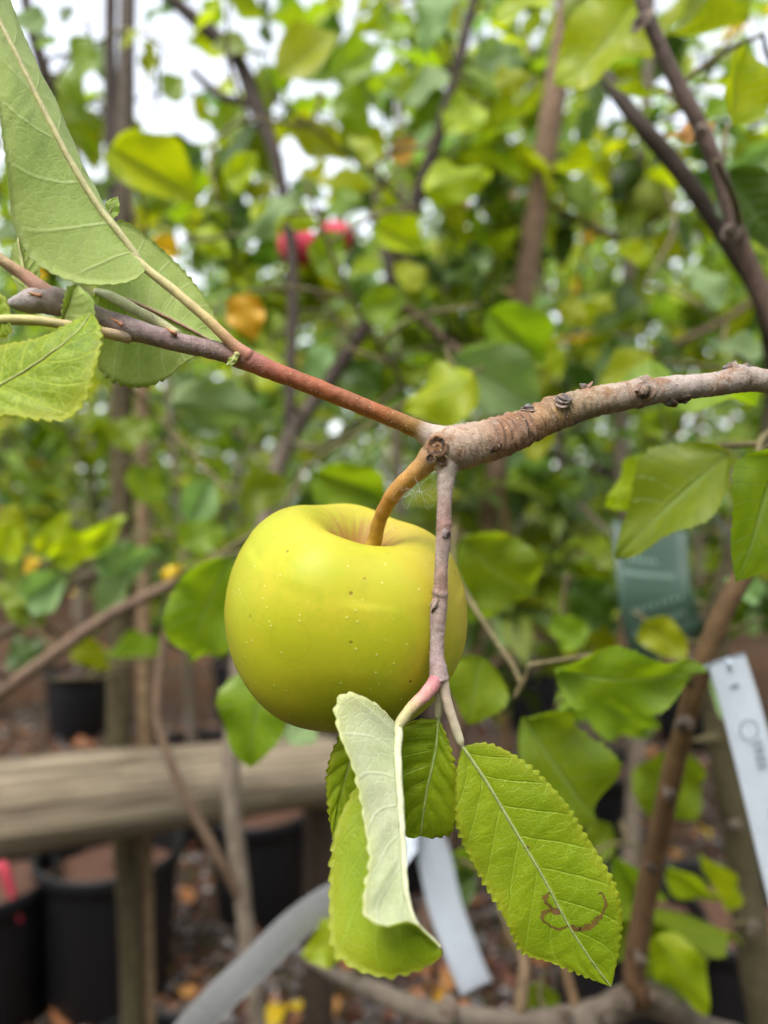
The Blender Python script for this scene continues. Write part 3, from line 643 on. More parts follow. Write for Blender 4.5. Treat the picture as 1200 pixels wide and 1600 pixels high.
# ------------------------------------------------------------------ close leaves, lofted from midrib and both margins
def loft(name_parent, mid, left, right, top, under, show='top', ref='L', nser=24, serr=.0007, relief=.0005, bulge=.0, n=None, m=11, nv=8, slope=.20, wav=.0004, pet=None, petcol=None, petr=None, midcol=(.42, .42, .16), midr=(.0009, .00025), midside=1, name='leaf'):
    n = n or nser * 4
    Mq = cr([P(*p) for p in mid], n + 1); Lq = cr([P(*p) for p in left], n + 1); Rq = cr([P(*p) for p in right], n + 1)
    t = np.linspace(0, 1, n + 1); s = np.linspace(-1, 1, 2 * m + 1); k = 2 * m + 1
    a = np.abs(s)
    G = np.where(s[None, :, None] < 0, Lq[:, None] * a[None, :, None], Rq[:, None] * a[None, :, None]) + Mq[:, None] * (1 - a)[None, :, None]
    du = np.gradient(G, axis=0); dv = np.gradient(G, axis=1); N = np.cross(dv, du); N /= np.linalg.norm(N, axis=2)[..., None] + 1e-12
    # the side of the sheet named by `show` is the one turned to the lens
    hs_ = slice(1, m) if ref == 'L' else slice(m + 1, 2 * m)
    tocam = np.array([0, 0, CAMZ]) - G[n // 4:3 * n // 4, hs_]
    if (np.sum(N[n // 4:3 * n // 4, hs_] * tocam) > 0) != (show == 'top'): N = -N; flip = True
    else: flip = False
    ph = nv * (t[:, None] - slope * a[None, :]); env = (np.minimum(1, 5 * (1 - a))[None, :] * .7 + .3) * np.minimum(1, 6 * t)[:, None] * np.minimum(1, 6 * (1 - t))[:, None]
    h = relief * np.sqrt(np.abs(np.sin(math.pi * ph)) + .02) * env * np.minimum(1, a * 5)[None, :]
    h = h + bulge * np.sin(math.pi * np.minimum(1, a))[None, :] * np.sin(math.pi * t)[:, None]
    h = h + wav * np.sin(t[:, None] * 17 + 2 * np.sign(s)[None, :]) * (a ** 2)[None, :] * np.sin(math.pi * t)[:, None] + smooth_noise(n + 1, k, .00006, 3)
    G = G + N * h[..., None]
    # toothed margin
    saw = (t * nser) % 1.0; tooth = serr * (np.sin(math.pi * saw ** 1.6) - .4) * np.minimum(1, 8 * t) * np.minimum(1, 8 * (1 - t)) * (1 + .5 * np.sin(t * 31) + .3 * np.sin(t * 77))
    for j, E in ((0, Lq), (k - 1, Rq)):
        o_ = E - Mq; o_ /= np.linalg.norm(o_, axis=1)[:, None] + 1e-9
        G[:, j] += o_ * tooth[:, None]; G[:, 1 if j == 0 else k - 2] += o_ * tooth[:, None] * .35
    th = .00013; A_ = G + N * th; B_ = G - N * th
    UV = np.stack([np.repeat((s / 2 + .5)[None], n + 1, 0), np.repeat(t[:, None], k, 1)], -1).reshape(-1, 2)
    Fa = [(i * k + j, i * k + j + 1, (i + 1) * k + j + 1, (i + 1) * k + j) for i in range(n) for j in range(2 * m)]
    if flip: Fa = [f[::-1] for f in Fa]
    mb = MB(); mb.add(A_.reshape(-1, 3), Fa, UV=UV, mi=0); mb.add(B_.reshape(-1, 3), [f[::-1] for f in Fa], UV=UV, mi=1)
    nk = (n + 1) * k
    for j in (0, k - 1):
        mb.f += [(i * k + j, (i + 1) * k + j, nk + (i + 1) * k + j, nk + i * k + j) for i in range(n)]; mb.mi += [0] * n
    o = mb.build(name, [M[top], M[under]], name_parent[0], name_parent[1])
    # midrib, a raised cord on the underside (or sunk on the upper side)
    c0 = G[:, m] - N[:, m] * (midr[0] * .35 * midside)
    mr = MB().tube(c0[::4], np.linspace(1, 0, len(c0[::4])) * (midr[0] - midr[1]) + midr[1], [(0, midcol), (1, tuple(x * .9 for x in midcol))], 8, n)
    mr.build('midrib', M['stalk'], o)
    bpy.context.view_layer.update()
    for ch in o.children: ch.location = -Vector(name_parent[1])
    if pet:
        pp, pr = PP(pet)
        pm = MB().tube(np.vstack([pp, G[0, m], G[min(4, n), m]]), np.r_[pr, midr[0] * 1.05, midr[0] * .9], petcol or [(0, (.45, .42, .2))], 12, 40, lambda t_, th_: (1 + smooth_noise(len(t_), th_.shape[1], .03, 2), 0)).build('petiole', M['stalk'], o)
        pm.location = -Vector(name_parent[1])
    return o
FB = (fb, fr_base)
# A: folded leaf hanging from the twig end, felted underside outward, green upper side inside the fold
loft(FB, [(622, 1136, .1905), (619, 1180, .186), (624, 1260, .178), (628, 1330, .171), (634, 1400, .164), (650, 1446, .160), (688, 1480, .160)],
     [(622, 1136, .1905), (585, 1098, .187), (545, 1082, .185), (526, 1100, .183), (530, 1150, .179), (548, 1205, .175), (572, 1280, .169), (580, 1340, .164), (566, 1400, .157), (568, 1435, .154), (600, 1449, .153), (645, 1440, .156), (688, 1480, .160)],
     [(622, 1136, .1905), (598, 1160, .193), (560, 1220, .190), (528, 1300, .183), (513, 1370, .177), (513, 1440, .171), (528, 1490, .167), (590, 1524, .163), (645, 1520, .161), (688, 1495, .160), (688, 1480, .160)],
     'near_top', 'near_white', show='under', nser=26, serr=.0008, relief=.0006, nv=7, wav=.0012, midcol=(.52, .54, .34), midr=(.0012, .0004),
     pet=[(684, 1058, .1925, 12), (668, 1082, .1915, 11), (645, 1104, .191, 9.5), (628, 1125, .1908, 8.5)], petcol=[(0, (.60, .22, .26)), (.35, (.62, .30, .27)), (.6, (.58, .50, .24)), (1, (.55, .55, .32))])
# B: small leaf behind
loft(FB, [(685, 1124, .1965), (681, 1170, .1975), (666, 1240, .199), (657, 1306, .201)],
     [(685, 1124, .1965), (645, 1126, .195), (612, 1150, .195), (608, 1220, .197), (620, 1285, .200), (640, 1308, .201), (657, 1306, .201)],
     [(685, 1124, .1965), (698, 1150, .1955), (712, 1200, .196), (717, 1250, .198), (706, 1298, .201), (680, 1309, .202), (657, 1306, .201)],
     'near_top', 'near_under', nser=18, serr=.0008, relief=.0008, nv=6, midcol=(.33, .42, .13), midside=-1, midr=(.0005, .0002),
     pet=[(687, 1070, .194, 7.5), (686, 1095, .195, 6.5), (685, 1115, .196, 6)], petcol=[(0, (.56, .46, .38)), (1, (.46, .48, .26))])
# C: the large leaf with the mined trail
leafC = loft(FB, [(722, 1166, .194), (760, 1222, .194), (800, 1290, .1935), (845, 1365, .193), (885, 1440, .1925), (920, 1495, .193), (955, 1542, .194)],
     [(722, 1166, .194), (712, 1215, .192), (713, 1290, .1905), (745, 1360, .190), (785, 1430, .190), (815, 1487, .1905), (865, 1506, .1915), (912, 1524, .193), (955, 1542, .194)],
     [(722, 1166, .194), (765, 1162, .1955), (825, 1194, .1965), (878, 1248, .1965), (920, 1310, .196), (957, 1375, .1955), (971, 1425, .195), (968, 1482, .1945), (955, 1542, .194)],
     'near_top', 'near_under', nser=36, serr=.0007, relief=.0006, nv=8, midcol=(.30, .36, .13), midside=-1, midr=(.00052, .0002), wav=.0008,
     pet=[(691, 1060, .193, 9), (698, 1095, .1935, 8), (710, 1132, .194, 7.5), (719, 1158, .194, 6.5)], petcol=[(0, (.58, .44, .36)), (.5, (.58, .48, .36)), (1, (.50, .50, .28))])
# D: small dark leaf on the thin petiole, mostly behind A
loft(FB, [(622, 1106, .2045), (590, 1120, .206), (552, 1180, .206), (530, 1250, .205), (520, 1312, .204)],
     [(622, 1106, .2045), (600, 1074, .205), (575, 1090, .206), (530, 1150, .205), (511, 1200, .204), (512, 1260, .204), (520, 1312, .204)],
     [(622, 1106, .2045), (625, 1140, .208), (590, 1200, .209), (565, 1260, .208), (545, 1300, .206), (520, 1312, .204)],
     'near_top', 'near_under', show='top', nser=24, serr=.0008, relief=.0008, midcol=(.36, .42, .16),
     pet=[(681, 990, .1950, 5), (664, 1022, .198, 5), (640, 1062, .202, 5.5), (627, 1096, .204, 5)], petcol=[(0, (.40, .42, .24)), (1, (.40, .42, .22))])
# L1: big leaf seen from below at the upper left
loft(FB, [(216, 408, .191), (190, 372, .1905), (150, 320, .190), (110, 255, .189), (70, 180, .188), (30, 100, .187), (-20, 0, .187), (-80, -130, .187)],
     [(216, 408, .191), (225, 425, .189), (190, 443, .186), (120, 440, .182), (55, 408, .179), (20, 345, .177), (8, 250, .176), (-5, 150, .177), (-40, 20, .180), (-80, -130, .187)],
     [(216, 408, .191), (208, 388, .194), (170, 334, .200), (136, 270, .204), (100, 190, .206), (50, 80, .205), (0, -30, .199), (-80, -130, .187)],
     'near_top', 'near_under', show='under', nser=44, serr=.0004, relief=.0005, nv=8, bulge=-.002, midcol=(.50, .46, .22), midr=(.00105, .0005),
     pet=[(388, 558, .1945, 14), (366, 540, .193, 9.5), (325, 500, .192, 8), (270, 453, .1915, 7.5), (235, 425, .1912, 7)], petcol=[(0, (.42, .16, .12)), (.15, (.48, .26, .14)), (.35, (.52, .40, .17)), (1, (.52, .47, .22))])
# L2: leaf behind the shoot
loft(FB, [(150, 455, .2035), (205, 472, .206), (260, 496, .208), (310, 522, .209), (352, 545, .210)],
     [(150, 455, .2035), (160, 390, .207), (185, 345, .210), (232, 372, .212), (280, 414, .213), (322, 468, .212), (345, 515, .211), (352, 545, .210)],
     [(150, 455, .2035), (135, 490, .204), (140, 550, .205), (170, 592, .206), (215, 606, .207), (258, 592, .208), (295, 562, .209), (330, 552, .210), (352, 545, .210)],
     'near_top', 'near_under', show='under', nser=26, serr=.0007, relief=.0006, nv=7, midcol=(.34, .20, .13), midr=(.0008, .0003),
     pet=[(276, 524, .196, 9), (255, 508, .1975, 8), (215, 486, .200, 8.5), (175, 464, .2025, 8)], petcol=[(0, (.46, .44, .22)), (1, (.50, .52, .30))])
# L3: veined leaf in front of the shoot, tip curled up
loft(FB, [(-95, 640, .180), (-40, 625, .178), (20, 592, .1765), (75, 556, .176), (120, 520, .1785), (143, 488, .183)],
     [(-95, 640, .180), (-70, 570, .184), (-20, 548, .183), (45, 533, .181), (95, 513, .181), (128, 497, .182), (143, 488, .183)],
     [(-95, 640, .180), (-60, 680, .174), (0, 652, .172), (55, 655, .171), (105, 654, .1715), (137, 618, .172), (154, 560, .1745), (158, 515, .179), (143, 488, .183)],
     'near_vein', 'near_under', nser=26, serr=.0009, relief=.0007, nv=6, slope=.3, midcol=(.36, .40, .12), midside=-1, midr=(.0006, .0002),
     pet=[(202, 528, .192, 10), (165, 520, .188, 8.5), (100, 507, .184, 8), (40, 500, .182, 8), (-30, 506, .182, 8), (-80, 545, .181, 8), (-108, 600, .1805, 7)], petcol=[(0, (.40, .30, .22)), (.1, (.50, .36, .20)), (.4, (.52, .46, .18)), (1, (.42, .44, .16))])
# L4: the small pale fold above it and the leaf scrap beside the bud
loft(FB, [(98, 512, .190), (105, 480, .186), (112, 460, .184), (120, 444, .183)], [(98, 512, .190), (96, 490, .187), (100, 466, .184), (106, 448, .183), (120, 444, .183)],
     [(98, 512, .190), (125, 508, .185), (146, 492, .1825), (147, 470, .1815), (134, 456, .182), (120, 444, .183)], 'near_under', 'near_under', nser=8, serr=.0005, relief=.0003)
loft(FB, [(-60, 520, .184), (-20, 508, .183), (5, 498, .182), (20, 520, .181)], [(-60, 520, .184), (-30, 470, .184), (0, 458, .183), (14, 480, .182), (20, 520, .181)],
     [(-60, 520, .184), (-30, 540, .183), (0, 532, .182), (20, 520, .181)], 'near_top', 'near_under', nser=10, serr=.0006)
loft(FB, [(52, 478, .192), (42, 445, .193), (36, 415, .194), (28, 372, .195)], [(52, 478, .192), (22, 440, .193), (18, 410, .194), (20, 385, .195), (28, 372, .195)],
     [(52, 478, .192), (62, 440, .195), (60, 410, .196), (45, 388, .196), (28, 372, .195)], 'near_top', 'near_under', show='under', nser=12, serr=.0004)
loft(FB, [(166, 350, .199), (172, 332, .1985), (178, 318, .198), (184, 308, .198)], [(166, 350, .199), (164, 332, .1985), (168, 314, .198), (184, 308, .198)],
     [(166, 350, .199), (182, 338, .1985), (187, 322, .198), (184, 308, .198)], 'near_under', 'near_under', nser=6, serr=.0002, relief=.0001)
loft(FB, [(371, 552, .1915), (366, 560, .191), (361, 566, .1908), (354, 571, .1905)], [(371, 552, .1915), (361, 557, .191), (356, 563, .1908), (354, 571, .1905)],
     [(371, 552, .1915), (371, 562, .191), (364, 570, .1908), (354, 571, .1905)], 'near_under', 'near_under', nser=4, serr=.0, relief=.0, name='stipule')
for px, py, d, ax in [(188, 506, .1885, (-.9, -.2, .55)), (272, 521, .191, (-.9, -.2, .6)), (62, 462, .1865, (-1, -.3, .2))]:
    lump(P(px, py, d), ax, .0036, .00042, 'bud_scale', 'stalk', [(0, (.30, .13, .10)), (.6, (.50, .20, .06)), (1, (.40, .15, .05))])

# brown mined trail in leaf C: dead tissue, a shape of its own, lying in the blade
bpy.context.view_layer.update()
def on_leaf(o, px, py):
    p = Vector(P(px, py, .1)); c = Vector((0, 0, CAMZ)); mw = o.matrix_world.inverted()
    a = mw @ c; b = mw @ p; ok, loc, nrm, _ = o.ray_cast(a, (b - a).normalized())
    return np.array(loc) + np.array(nrm) * .00003 if ok else None
trail = [(862, 1394), (850, 1404), (856, 1416), (866, 1424), (853, 1425), (846, 1434), (857, 1446), (872, 1452), (884, 1448), (900, 1450), (918, 1449), (930, 1440), (941, 1428), (946, 1412), (942, 1399), (936, 1396)]
tq = cr([(a, b, 0) for a, b in trail], 90)
q = [v for v in (on_leaf(leafC, x + random.uniform(-1.2, 1.2), y + random.uniform(-1.2, 1.2)) for x, y, _ in tq) if v is not None]
mb = MB()
if len(q) > 4:
    rr = .00022 + .00058 * np.abs(np.sin(np.linspace(0, 7, len(q)) + .5 * np.sin(np.linspace(0, 23, len(q))))) ** 2 + .00016 * rng.random(len(q)); q = np.array(q)
    T = np.gradient(q, axis=0); T /= np.linalg.norm(T, axis=1)[:, None] + 1e-9; W = np.cross(T, np.array([0, -1., 0])); W /= np.linalg.norm(W, axis=1)[:, None]
    V = np.vstack([q - W * rr[:, None], q + W * rr[:, None]]); k = len(q)
    mb.add(V, [(i, i + 1, k + i + 1, k + i) for i in range(k - 1)])
    mb.build('mined_trail', plain_mat('dead_leaf_tissue', (.105, .062, .008), .7, 600, .8), leafC)
for cx, cy, rw in [(868, 1424, 10), (822, 1324, 5), (640, 0, 0)]:
    if not rw: continue
    ring = [on_leaf(leafC, cx + rw * math.cos(a) * random.uniform(.6, 1.2), cy + rw * .55 * math.sin(a) * random.uniform(.7, 1.2)) for a in np.linspace(0, 6.28, 14, endpoint=False)]
    ring = [r_ for r_ in ring if r_ is not None]
    if len(ring) > 5: MB().add(ring, [tuple(range(len(ring)))]).build('brown_spot', plain_mat('brown_leaf_spot', (.10, .05, .012), .8, 900, .5), leafC)

# ------------------------------------------------------------------ the apple
def apple(name, centre, Rr, axis, label, mat, stalk=None, spin=0.0, lob=.034, group=None, hi=1):
    e = thing(name, label, 'apple', tuple(centre), group)
    prof = [(0.0, .42), (.04, .43), (.10, .49), (.17, .60), (.26, .71), (.37, .785), (.50, .81), (.64, .765), (.78, .65), (.90, .47), (.975, .25), (1.0, .02), (.975, -.20), (.905, -.42), (.79, -.60), (.64, -.735), (.47, -.815), (.32, -.83), (.20, -.80), (.10, -.75), (.0, -.73)]
    pr = cr([(a, b, 0) for a, b in prof], 90 if hi else 30)[:, :2]; n = 96 if hi else 28
    th = np.linspace(0, 2 * math.pi, n, endpoint=False)
    k = len(pr); rr = pr[:, 0][:, None]; zz = pr[:, 1][:, None]
    lobe = 1 + lob * np.cos(5 * th + .6)[None] * np.clip(.2 + .8 * np.abs(zz), 0, 1) + .02 * np.cos(2 * th + 1.1)[None] + .012 * np.cos(3 * th + 2)[None]
    X = rr * lobe * np.cos(th)[None]; Y = rr * lobe * np.sin(th)[None]; Z = zz + .035 * rr * np.cos(th - 2.6)[None] * (zz > 0) + .02 * np.cos(5 * th + .6)[None] * rr * (zz > .5)
    V = np.stack([X, Y, Z], -1).reshape(-1, 3) * Rr
    mb = MB().add(V, [(i * n + j, i * n + (j + 1) % n, (i + 1) * n + (j + 1) % n, (i + 1) * n + j)[::-1] for i in range(k - 1) for j in range(n)])
    o = mb.build('fruit', M[mat], e); q = Vector(axis).to_track_quat('Z', 'Y') ; o.rotation_euler = (q.to_matrix() @ Matrix.Rotation(spin, 3, 'Z')).to_euler()
    mc = MB()
    for j in range(5):
        a = j * 1.2566; mc.tube([np.array([.07 * math.cos(a), .07 * math.sin(a), -.75]) * Rr, np.array([.10 * math.cos(a), .10 * math.sin(a), -.83]) * Rr, np.array([.03 * math.cos(a + .4), .03 * math.sin(a + .4), -.88]) * Rr], np.array([.03, .028, .008]) * Rr, [(0, (.10, .07, .03))], 5, 6)
    cx = mc.build('calyx', M['bark_far'], e); cx.rotation_euler = o.rotation_euler
    if stalk is not None:
        pts, rad, cc = stalk
        MB().tube(pts, rad, cc, 18, 70, rings([(.30, .03, .10, 1, 1, .35), (.42, .02, .09, 2, 1, .3), (.55, .03, .08, 2, 1, .25), (.66, .02, .07, 0, 1, .2)])).build('stalk', M['stalk'], e, centre)
    return e
ac = P(541, 962, .2225)
axis = APPLE_AXIS
Ra = 188.0 * .219 / F
spts, srad = PP([(692, 702, .1985, 26), (674, 715, .1995, 21), (660, 729, .2008, 16.5), (645, 742, .202, 14.5), (618, 768, .205, 13), (601, 795, .209, 11.5), (590, 822, .213, 11), (583, 850, .216, 12)])
spts = np.vstack([spts, np.array(ac) + np.array(axis) * Ra * .44]); srad = np.r_[srad, .0022]
apple('apple', ac, Ra, axis, 'large yellow-green apple hanging from the ringed spur by a curved stalk', 'apple_skin', (spts, srad, [(0, (.44, .28, .16)), (.12, (.42, .24, .10)), (.25, (.50, .25, .05)), (.5, (.44, .20, .035)), (.75, (.46, .28, .03)), (1, (.40, .28, .03))]))

# ------------------------------------------------------------------ trees just behind
BR = (.17, .115, .075); DKB = (.055, .038, .030); OLV = (.115, .095, .050); GRY = (.24, .19, .145)
def px_limb(l): 
    p, r = PP(l); return [x for x in p], list(r)

# T2: stem with tags at the right, grey-brown trunk and knobby low limb
b2 = np.array([gx_(1215, .66), .66, 0])
T2 = Tree('apple_tree', 'apple tree with reddish brown stem, grey-brown trunk and a knobby low limb, hung with tags', b2)
p, r = px_limb([(1198, 1640, .66, 25), (1180, 1500, .66, 25), (1150, 1290, .66, 24), (1120, 1120, .65, 22), (1115, 1000, .64, 20), (1150, 860, .62, 18), (1210, 640, .60, 16), (1195, 480, .56, 15), (1140, 385, .55, 14), (1060, 265, .55, 13.5), (985, 175, .56, 12), (930, 90, .60, 9), (900, 0, .64, 6), (880, -120, .68, 4)])
T2.limb([b2 + np.array([0, 0, .15])] + p, [.019] + r, [(0, OLV), (.55, OLV), (.7, DKB), (1, DKB)], 'trunk', 14)
p, r = px_limb([(1180, 1640, .62, 18), (1120, 1612, .58, 20), (1040, 1575, .53, 22), (1000, 1560, .52, 24), (930, 1580, .52, 20), (850, 1598, .52, 18), (740, 1592, .52, 16), (640, 1572, .53, 15), (580, 1545, .54, 13), (530, 1525, .55, 10), (480, 1500, .57, 6)])
T2.limb(p, r, (.20, .16, .125), 'low_limb', 16, knob=.10)
p, r = px_limb([(1000, 1560, .51, 22), (990, 1520, .505, 16), (1005, 1420, .49, 16), (1030, 1300, .46, 16), (1058, 1180, .43, 16), (1085, 1080, .41, 16), (1125, 970, .40, 15.5), (1170, 880, .40, 15), (1225, 760, .41, 14), (1248, 620, .42, 13.5), (1200, 480, .42, 13), (1150, 355, .42, 12.5), (1105, 220, .42, 12), (1055, 125, .42, 11), (1010, 20, .42, 10), (975, -90, .43, 8)])
T2.limb(p, r, [(0, (.20, .11, .06)), (.35, (.22, .13, .055)), (.6, (.14, .085, .06)), (1, (.13, .095, .085))], 'stem', 14)
p, r = px_limb([(905, 1590, .52, 9), (880, 1500, .53, 8), (860, 1380, .54, 7)]); T2.limb(p, r, (.24, .15, .08), 'branch')
p, r = px_limb([(810, 1596, .52, 11), (820, 1500, .525, 9), (800, 1420, .54, 7), (790, 1330, .56, 5)]); T2.limb(p, r, (.25, .17, .10), 'branch')
p, r = px_limb([(800, 1105, .43, 9), (830, 1075, .42, 8), (870, 1040, .41, 7)])
KN = [(0, (.22, .17, .13)), (.5, (.13, .09, .065)), (1, (.20, .16, .13))]
for px, py, d, dx, dz in [(1095, 205, .41, -1, .4), (1003, 30, .412, -1, .5), (1142, 362, .41, -1, .1), (1000, 1500, .488, .8, .3), (975, 1562, .50, -.3, 1), (1022, 1556, .50, .7, .6), (950, 1592, .503, 0, -.2), (880, 1585, .508, .2, 1), (700, 1580, .508, -.2, 1), (1044, 1238, .435, .8, .3), (1070, 1130, .41, -.9, .2), (1018, 1350, .468, -.9, .2), (1148, 1290, .632, -.6, .2), (1180, 1450, .63, .5, .3)]:
    lump(P(px, py, d), (dx, -.7, dz), random.uniform(.004, .007), random.uniform(.003, .0045), 'knot', 'bark_far', KN, T2.e, b2)
L2 = T2.leaf_at
for a in [(1135, 195, 1168, 72, 88, .36, -.01, 'young', 20), (1040, 150, 935, 148, 52, .45, .0, 'green', 40), (1000, 10, 866, 150, 130, .46, .02, 'young', 8), (940, -40, 900, 100, 80, .5, .02, 'green', 20),
          (1010, 100, 960, 20, 70, .47, .03, 'young', -20), (870, -30, 775, 45, 80, .52, .02, 'young', 15), (1170, 40, 1040, 62, 44, .46, .0, 'green', 45), (1200, 95, 1120, 60, 50, .5, .02, 'green', 20), (1150, 260, 1215, 400, 90, .45, .0, 'shaded', 25), (1115, 185, 1040, 205, 42, .46, .0, 'dead', 25), (1020, 560, 930, 600, 60, .6, .0, 'young', 20), (905, 1010, 860, 960, 60, .6, 0, 'green', 10), (880, 1120, 960, 1080, 60, .55, .02, 'green', 25), (1000, 880, 930, 870, 60, .7, 0, 'green', 20), (1130, 480, 1080, 400, 60, .7, 0, 'pale', 15), (1000, 420, 960, 380, 50, .8, 0, 'young', 15), (1190, 560, 1120, 530, 60, .62, 0, 'pale', 20),
          (1090, 130, 1180, 150, 60, .5, .03, 'green', -25), (1180, 640, 925, 588, 96, .33, .03, 'green', 40), (1150, 722, 945, 850, 135, .31, .02, 'green', 28, 0), (1040, 715, 942, 800, 100, .36, .03, 'young', 10), (868, 1036, 1112, 1072, 88, .35, -.01, 'green', 35),
          (825, 1112, 956, 1308, 160, .36, .01, 'green', -14, 5), (765, 1030, 722, 1132, 105, .37, .0, 'green', 5), (910, 1085, 1050, 1172, 70, .5, .03, 'green', 30), (1078, 1170, 1020, 1300, 105, .6, .02, 'green', 5), (1180, 940, 1130, 900, 50, .5, .0, 'pale', 10),
          (925, 1385, 1145, 1462, 84, .55, .02, 'green', 36), (1020, 1475, 1112, 1598, 75, .50, -.01, 'young', 25), (960, 1330, 1000, 1420, 70, .58, .02, 'green', 10), (745, 1372, 690, 1400, 50, .62, .0, 'shaded', 10), (700, 1330, 760, 1350, 45, .62, .02, 'green', 25),
          (540, 1470, 478, 1490, 62, .52, -.02, 'young', 15), (850, 1530, 840, 1590, 55, .6, .02, 'green', 10), (1050, 1350, 1120, 1420, 40, .6, .0, 'young', 45), (1170, 1130, 1110, 1040, 50, .52, .02, 'pale', -20), (730, 830, 842, 948, 120, .46, .02, 'green', 20), (720, 930, 800, 962, 60, .48, .02, 'green', 35),
          (1010, 965, 1062, 1030, 58, .55, .0, 'young', 15), (900, 900, 965, 985, 80, .62, .02, 'shaded', 10), (960, 1290, 905, 1345, 50, .6, .02, 'green', 15), (1130, 1420, 1090, 1330, 40, .62, .0, 'young', 20)]:
    L2(*a)
T2.leaf_at(1235, 716, 1155, 905, 165, .255, -.005, 'green', -12, 0)
# short side stems carrying the low leaves
T2.finish()

# T3: the sapling at the left with its bamboo cane
b3 = np.array([gx_(206, .91), .91, 0])
T3 = Tree('apple_tree', 'slim olive-barked sapling tied beside a bamboo cane behind the rail', b3)
p, r = px_limb([(206, 1600, .91, 17), (200, 1400, .91, 17), (186, 1150, .92, 19), (188, 900, .93, 18), (190, 650, .94, 17), (192, 400, .95, 15), (196, 200, .97, 14), (200, 0, .98, 12), (205, -150, 1.0, 8)])
T3.limb([b3 + np.array([0, 0, .12])] + p, [.015] + r, [(0, OLV), (.55, (.10, .075, .035)), (1, (.10, .075, .065))], 'trunk', 14)
p, r = px_limb([(190, 420, .95, 10), (130, 290, .9, 11), (95, 200, .88, 11), (65, 100, .86, 10), (40, 0, .85, 8), (30, -100, .85, 5)]); T3.limb(p, r, DKB)
p, r = px_limb([(188, 900, .93, 9), (130, 900, .9, 8), (60, 960, .86, 8), (-40, 1010, .82, 7)]); T3.limb(p, r, (.11, .085, .05))
p, r = px_limb([(192, 500, .95, 10), (175, 250, 1.0, 10), (172, 60, 1.02, 10), (175, -100, 1.04, 8)]); T3.limb(p, r, DKB)
for a in [(180, 228, 305, 325, 95, .62, .02, 'young', 10), (150, 60, 108, 165, 60, .8, .0, 'green', 15), (75, 195, 160, 185, 55, .8, .02, 'green', 30), (215, 45, 185, 70, 40, .8, 0, 'young', 20), (245, 70, 225, 125, 45, .8, .02, 'young', 10),
          (60, 60, 20, 20, 60, .75, 0, 'pale', 20), (90, 70, 55, 75, 35, .75, 0, 'pale', 30), (120, 20, 95, 40, 40, .8, .0, 'shaded', 20), (265, 640, 428, 655, 62, .62, .02, 'pale', 45), (375, 760, 445, 775, 72, .6, .02, 'green', 15), (300, 680, 335, 640, 60, .75, .02, 'shaded', 10),
          (150, 865, 246, 875, 52, .7, .02, 'pale', 45), (75, 865, 196, 822, 38, .7, .0, 'young', 50), (65, 870, 105, 800, 32, .72, .0, 'young', 35), (40, 930, 110, 905, 60, .7, 0, 'pale', 30), (0, 870, 30, 820, 60, .7, 0, 'young', 20), (110, 1000, 168, 1045, 46, .75, 0, 'young', 10), (30, 980, 60, 920, 60, .72, .02, 'green', 10),
          (235, 790, 215, 720, 50, .8, 0, 'green', 20), (290, 810, 340, 750, 55, .75, 0, 'pale', 25), (290, 860, 350, 810, 60, .72, .02, 'green', 15), (180, 700, 225, 650, 60, .78, .0, 'green', 10), (0, 800, 40, 850, 50, .72, .0, 'young', 10), (60, 1040, 20, 990, 60, .8, 0, 'shaded', 20), (250, 1030, 165, 1020, 40, .78, .0, 'green', 40),
          (25, 410, 70, 425, 40, .5, 0, 'yellow', 10), (240, 380, 280, 405, 42, .7, 0, 'yellow', 20), (230, 330, 285, 250, 60, .85, .0, 'green', 20), (255, 150, 290, 120, 50, .85, 0, 'green', 10), (120, 420, 170, 330, 60, .8, 0, 'shaded', 15), (90, 380, 130, 300, 50, .85, 0, 'dead', 15)]:
    T3.leaf_at(*a)
T3.crown(20, (gx_(150, 1.15), 1.18, 1.45), (.26, .16, .22), per=4, sep=True)
T3.finish()
pot(b3[0], b3[1], .085, .2, 'small black pot in which the olive-barked sapling stands')
def cane(pts, rads, label, c, nodes=9, name='bamboo_cane'):
    sp = [(k / nodes, .004, .10, 0, 0, .25) for k in range(1, nodes)]
    tag(MB().tube(pts, rads, [(0, c)], 12, 160, rings(sp)).build(name, M['bark_far']), label, 'cane')
cane([P(232, 1640, .93), P(226, 1200, .935), P(222, 620, .945), P(221, 520, .945)], [.0095] * 4, 'pale brown bamboo cane standing beside the olive-barked sapling', (.30, .20, .115))
cane([P(655, 1560, 1.42), P(760, 830, 1.20), P(815, 480, 1.08), P(873, 110, .98), P(905, -90, .93)], [.017, .017, .0165, .0165, .016], 'broad pinkish brown wooden stake leaning among the leaves', (.34, .22, .15), 3, 'wooden_stake')
cane([P(795, 1560, 1.5), P(790, 900, 1.5), P(800, 300, 1.5)], [.010] * 3, 'thin orange-brown cane upright among the trees, beside the leaning stake', (.32, .19, .09))

# T4: dark branching tree in the middle, grey stem low down
b4 = np.array([gx_(418, .72), .72, 0])
T4 = Tree('apple_tree', 'dark-branched apple tree whose grey stem rises in front of the rail', b4)
p, r = px_limb([(402, 1600, .72, 14), (385, 1450, .72, 14), (362, 1215, .73, 14), (378, 1000, .76, 13), (410, 830, .79, 13), (450, 690, .81, 13), (535, 565, .83, 12), (610, 440, .85, 12), (655, 300, .86, 11), (692, 190, .86, 10), (735, 20, .87, 8), (770, -100, .88, 6)])
T4.limb([b4 + np.array([0, 0, .15])] + p, [.012] + r, [(0, GRY), (.5, GRY), (.62, DKB), (1, DKB)], 'trunk', 12)
p, r = px_limb([(450, 690, .81, 9), (455, 560, .88, 9), (456, 400, .95, 9), (432, 250, .98, 10), (400, 165, 1.0, 13), (365, 85, 1.0, 12), (270, 0, 1.0, 10), (200, -70, 1.0, 6)]); T4.limb(p, r, DKB)
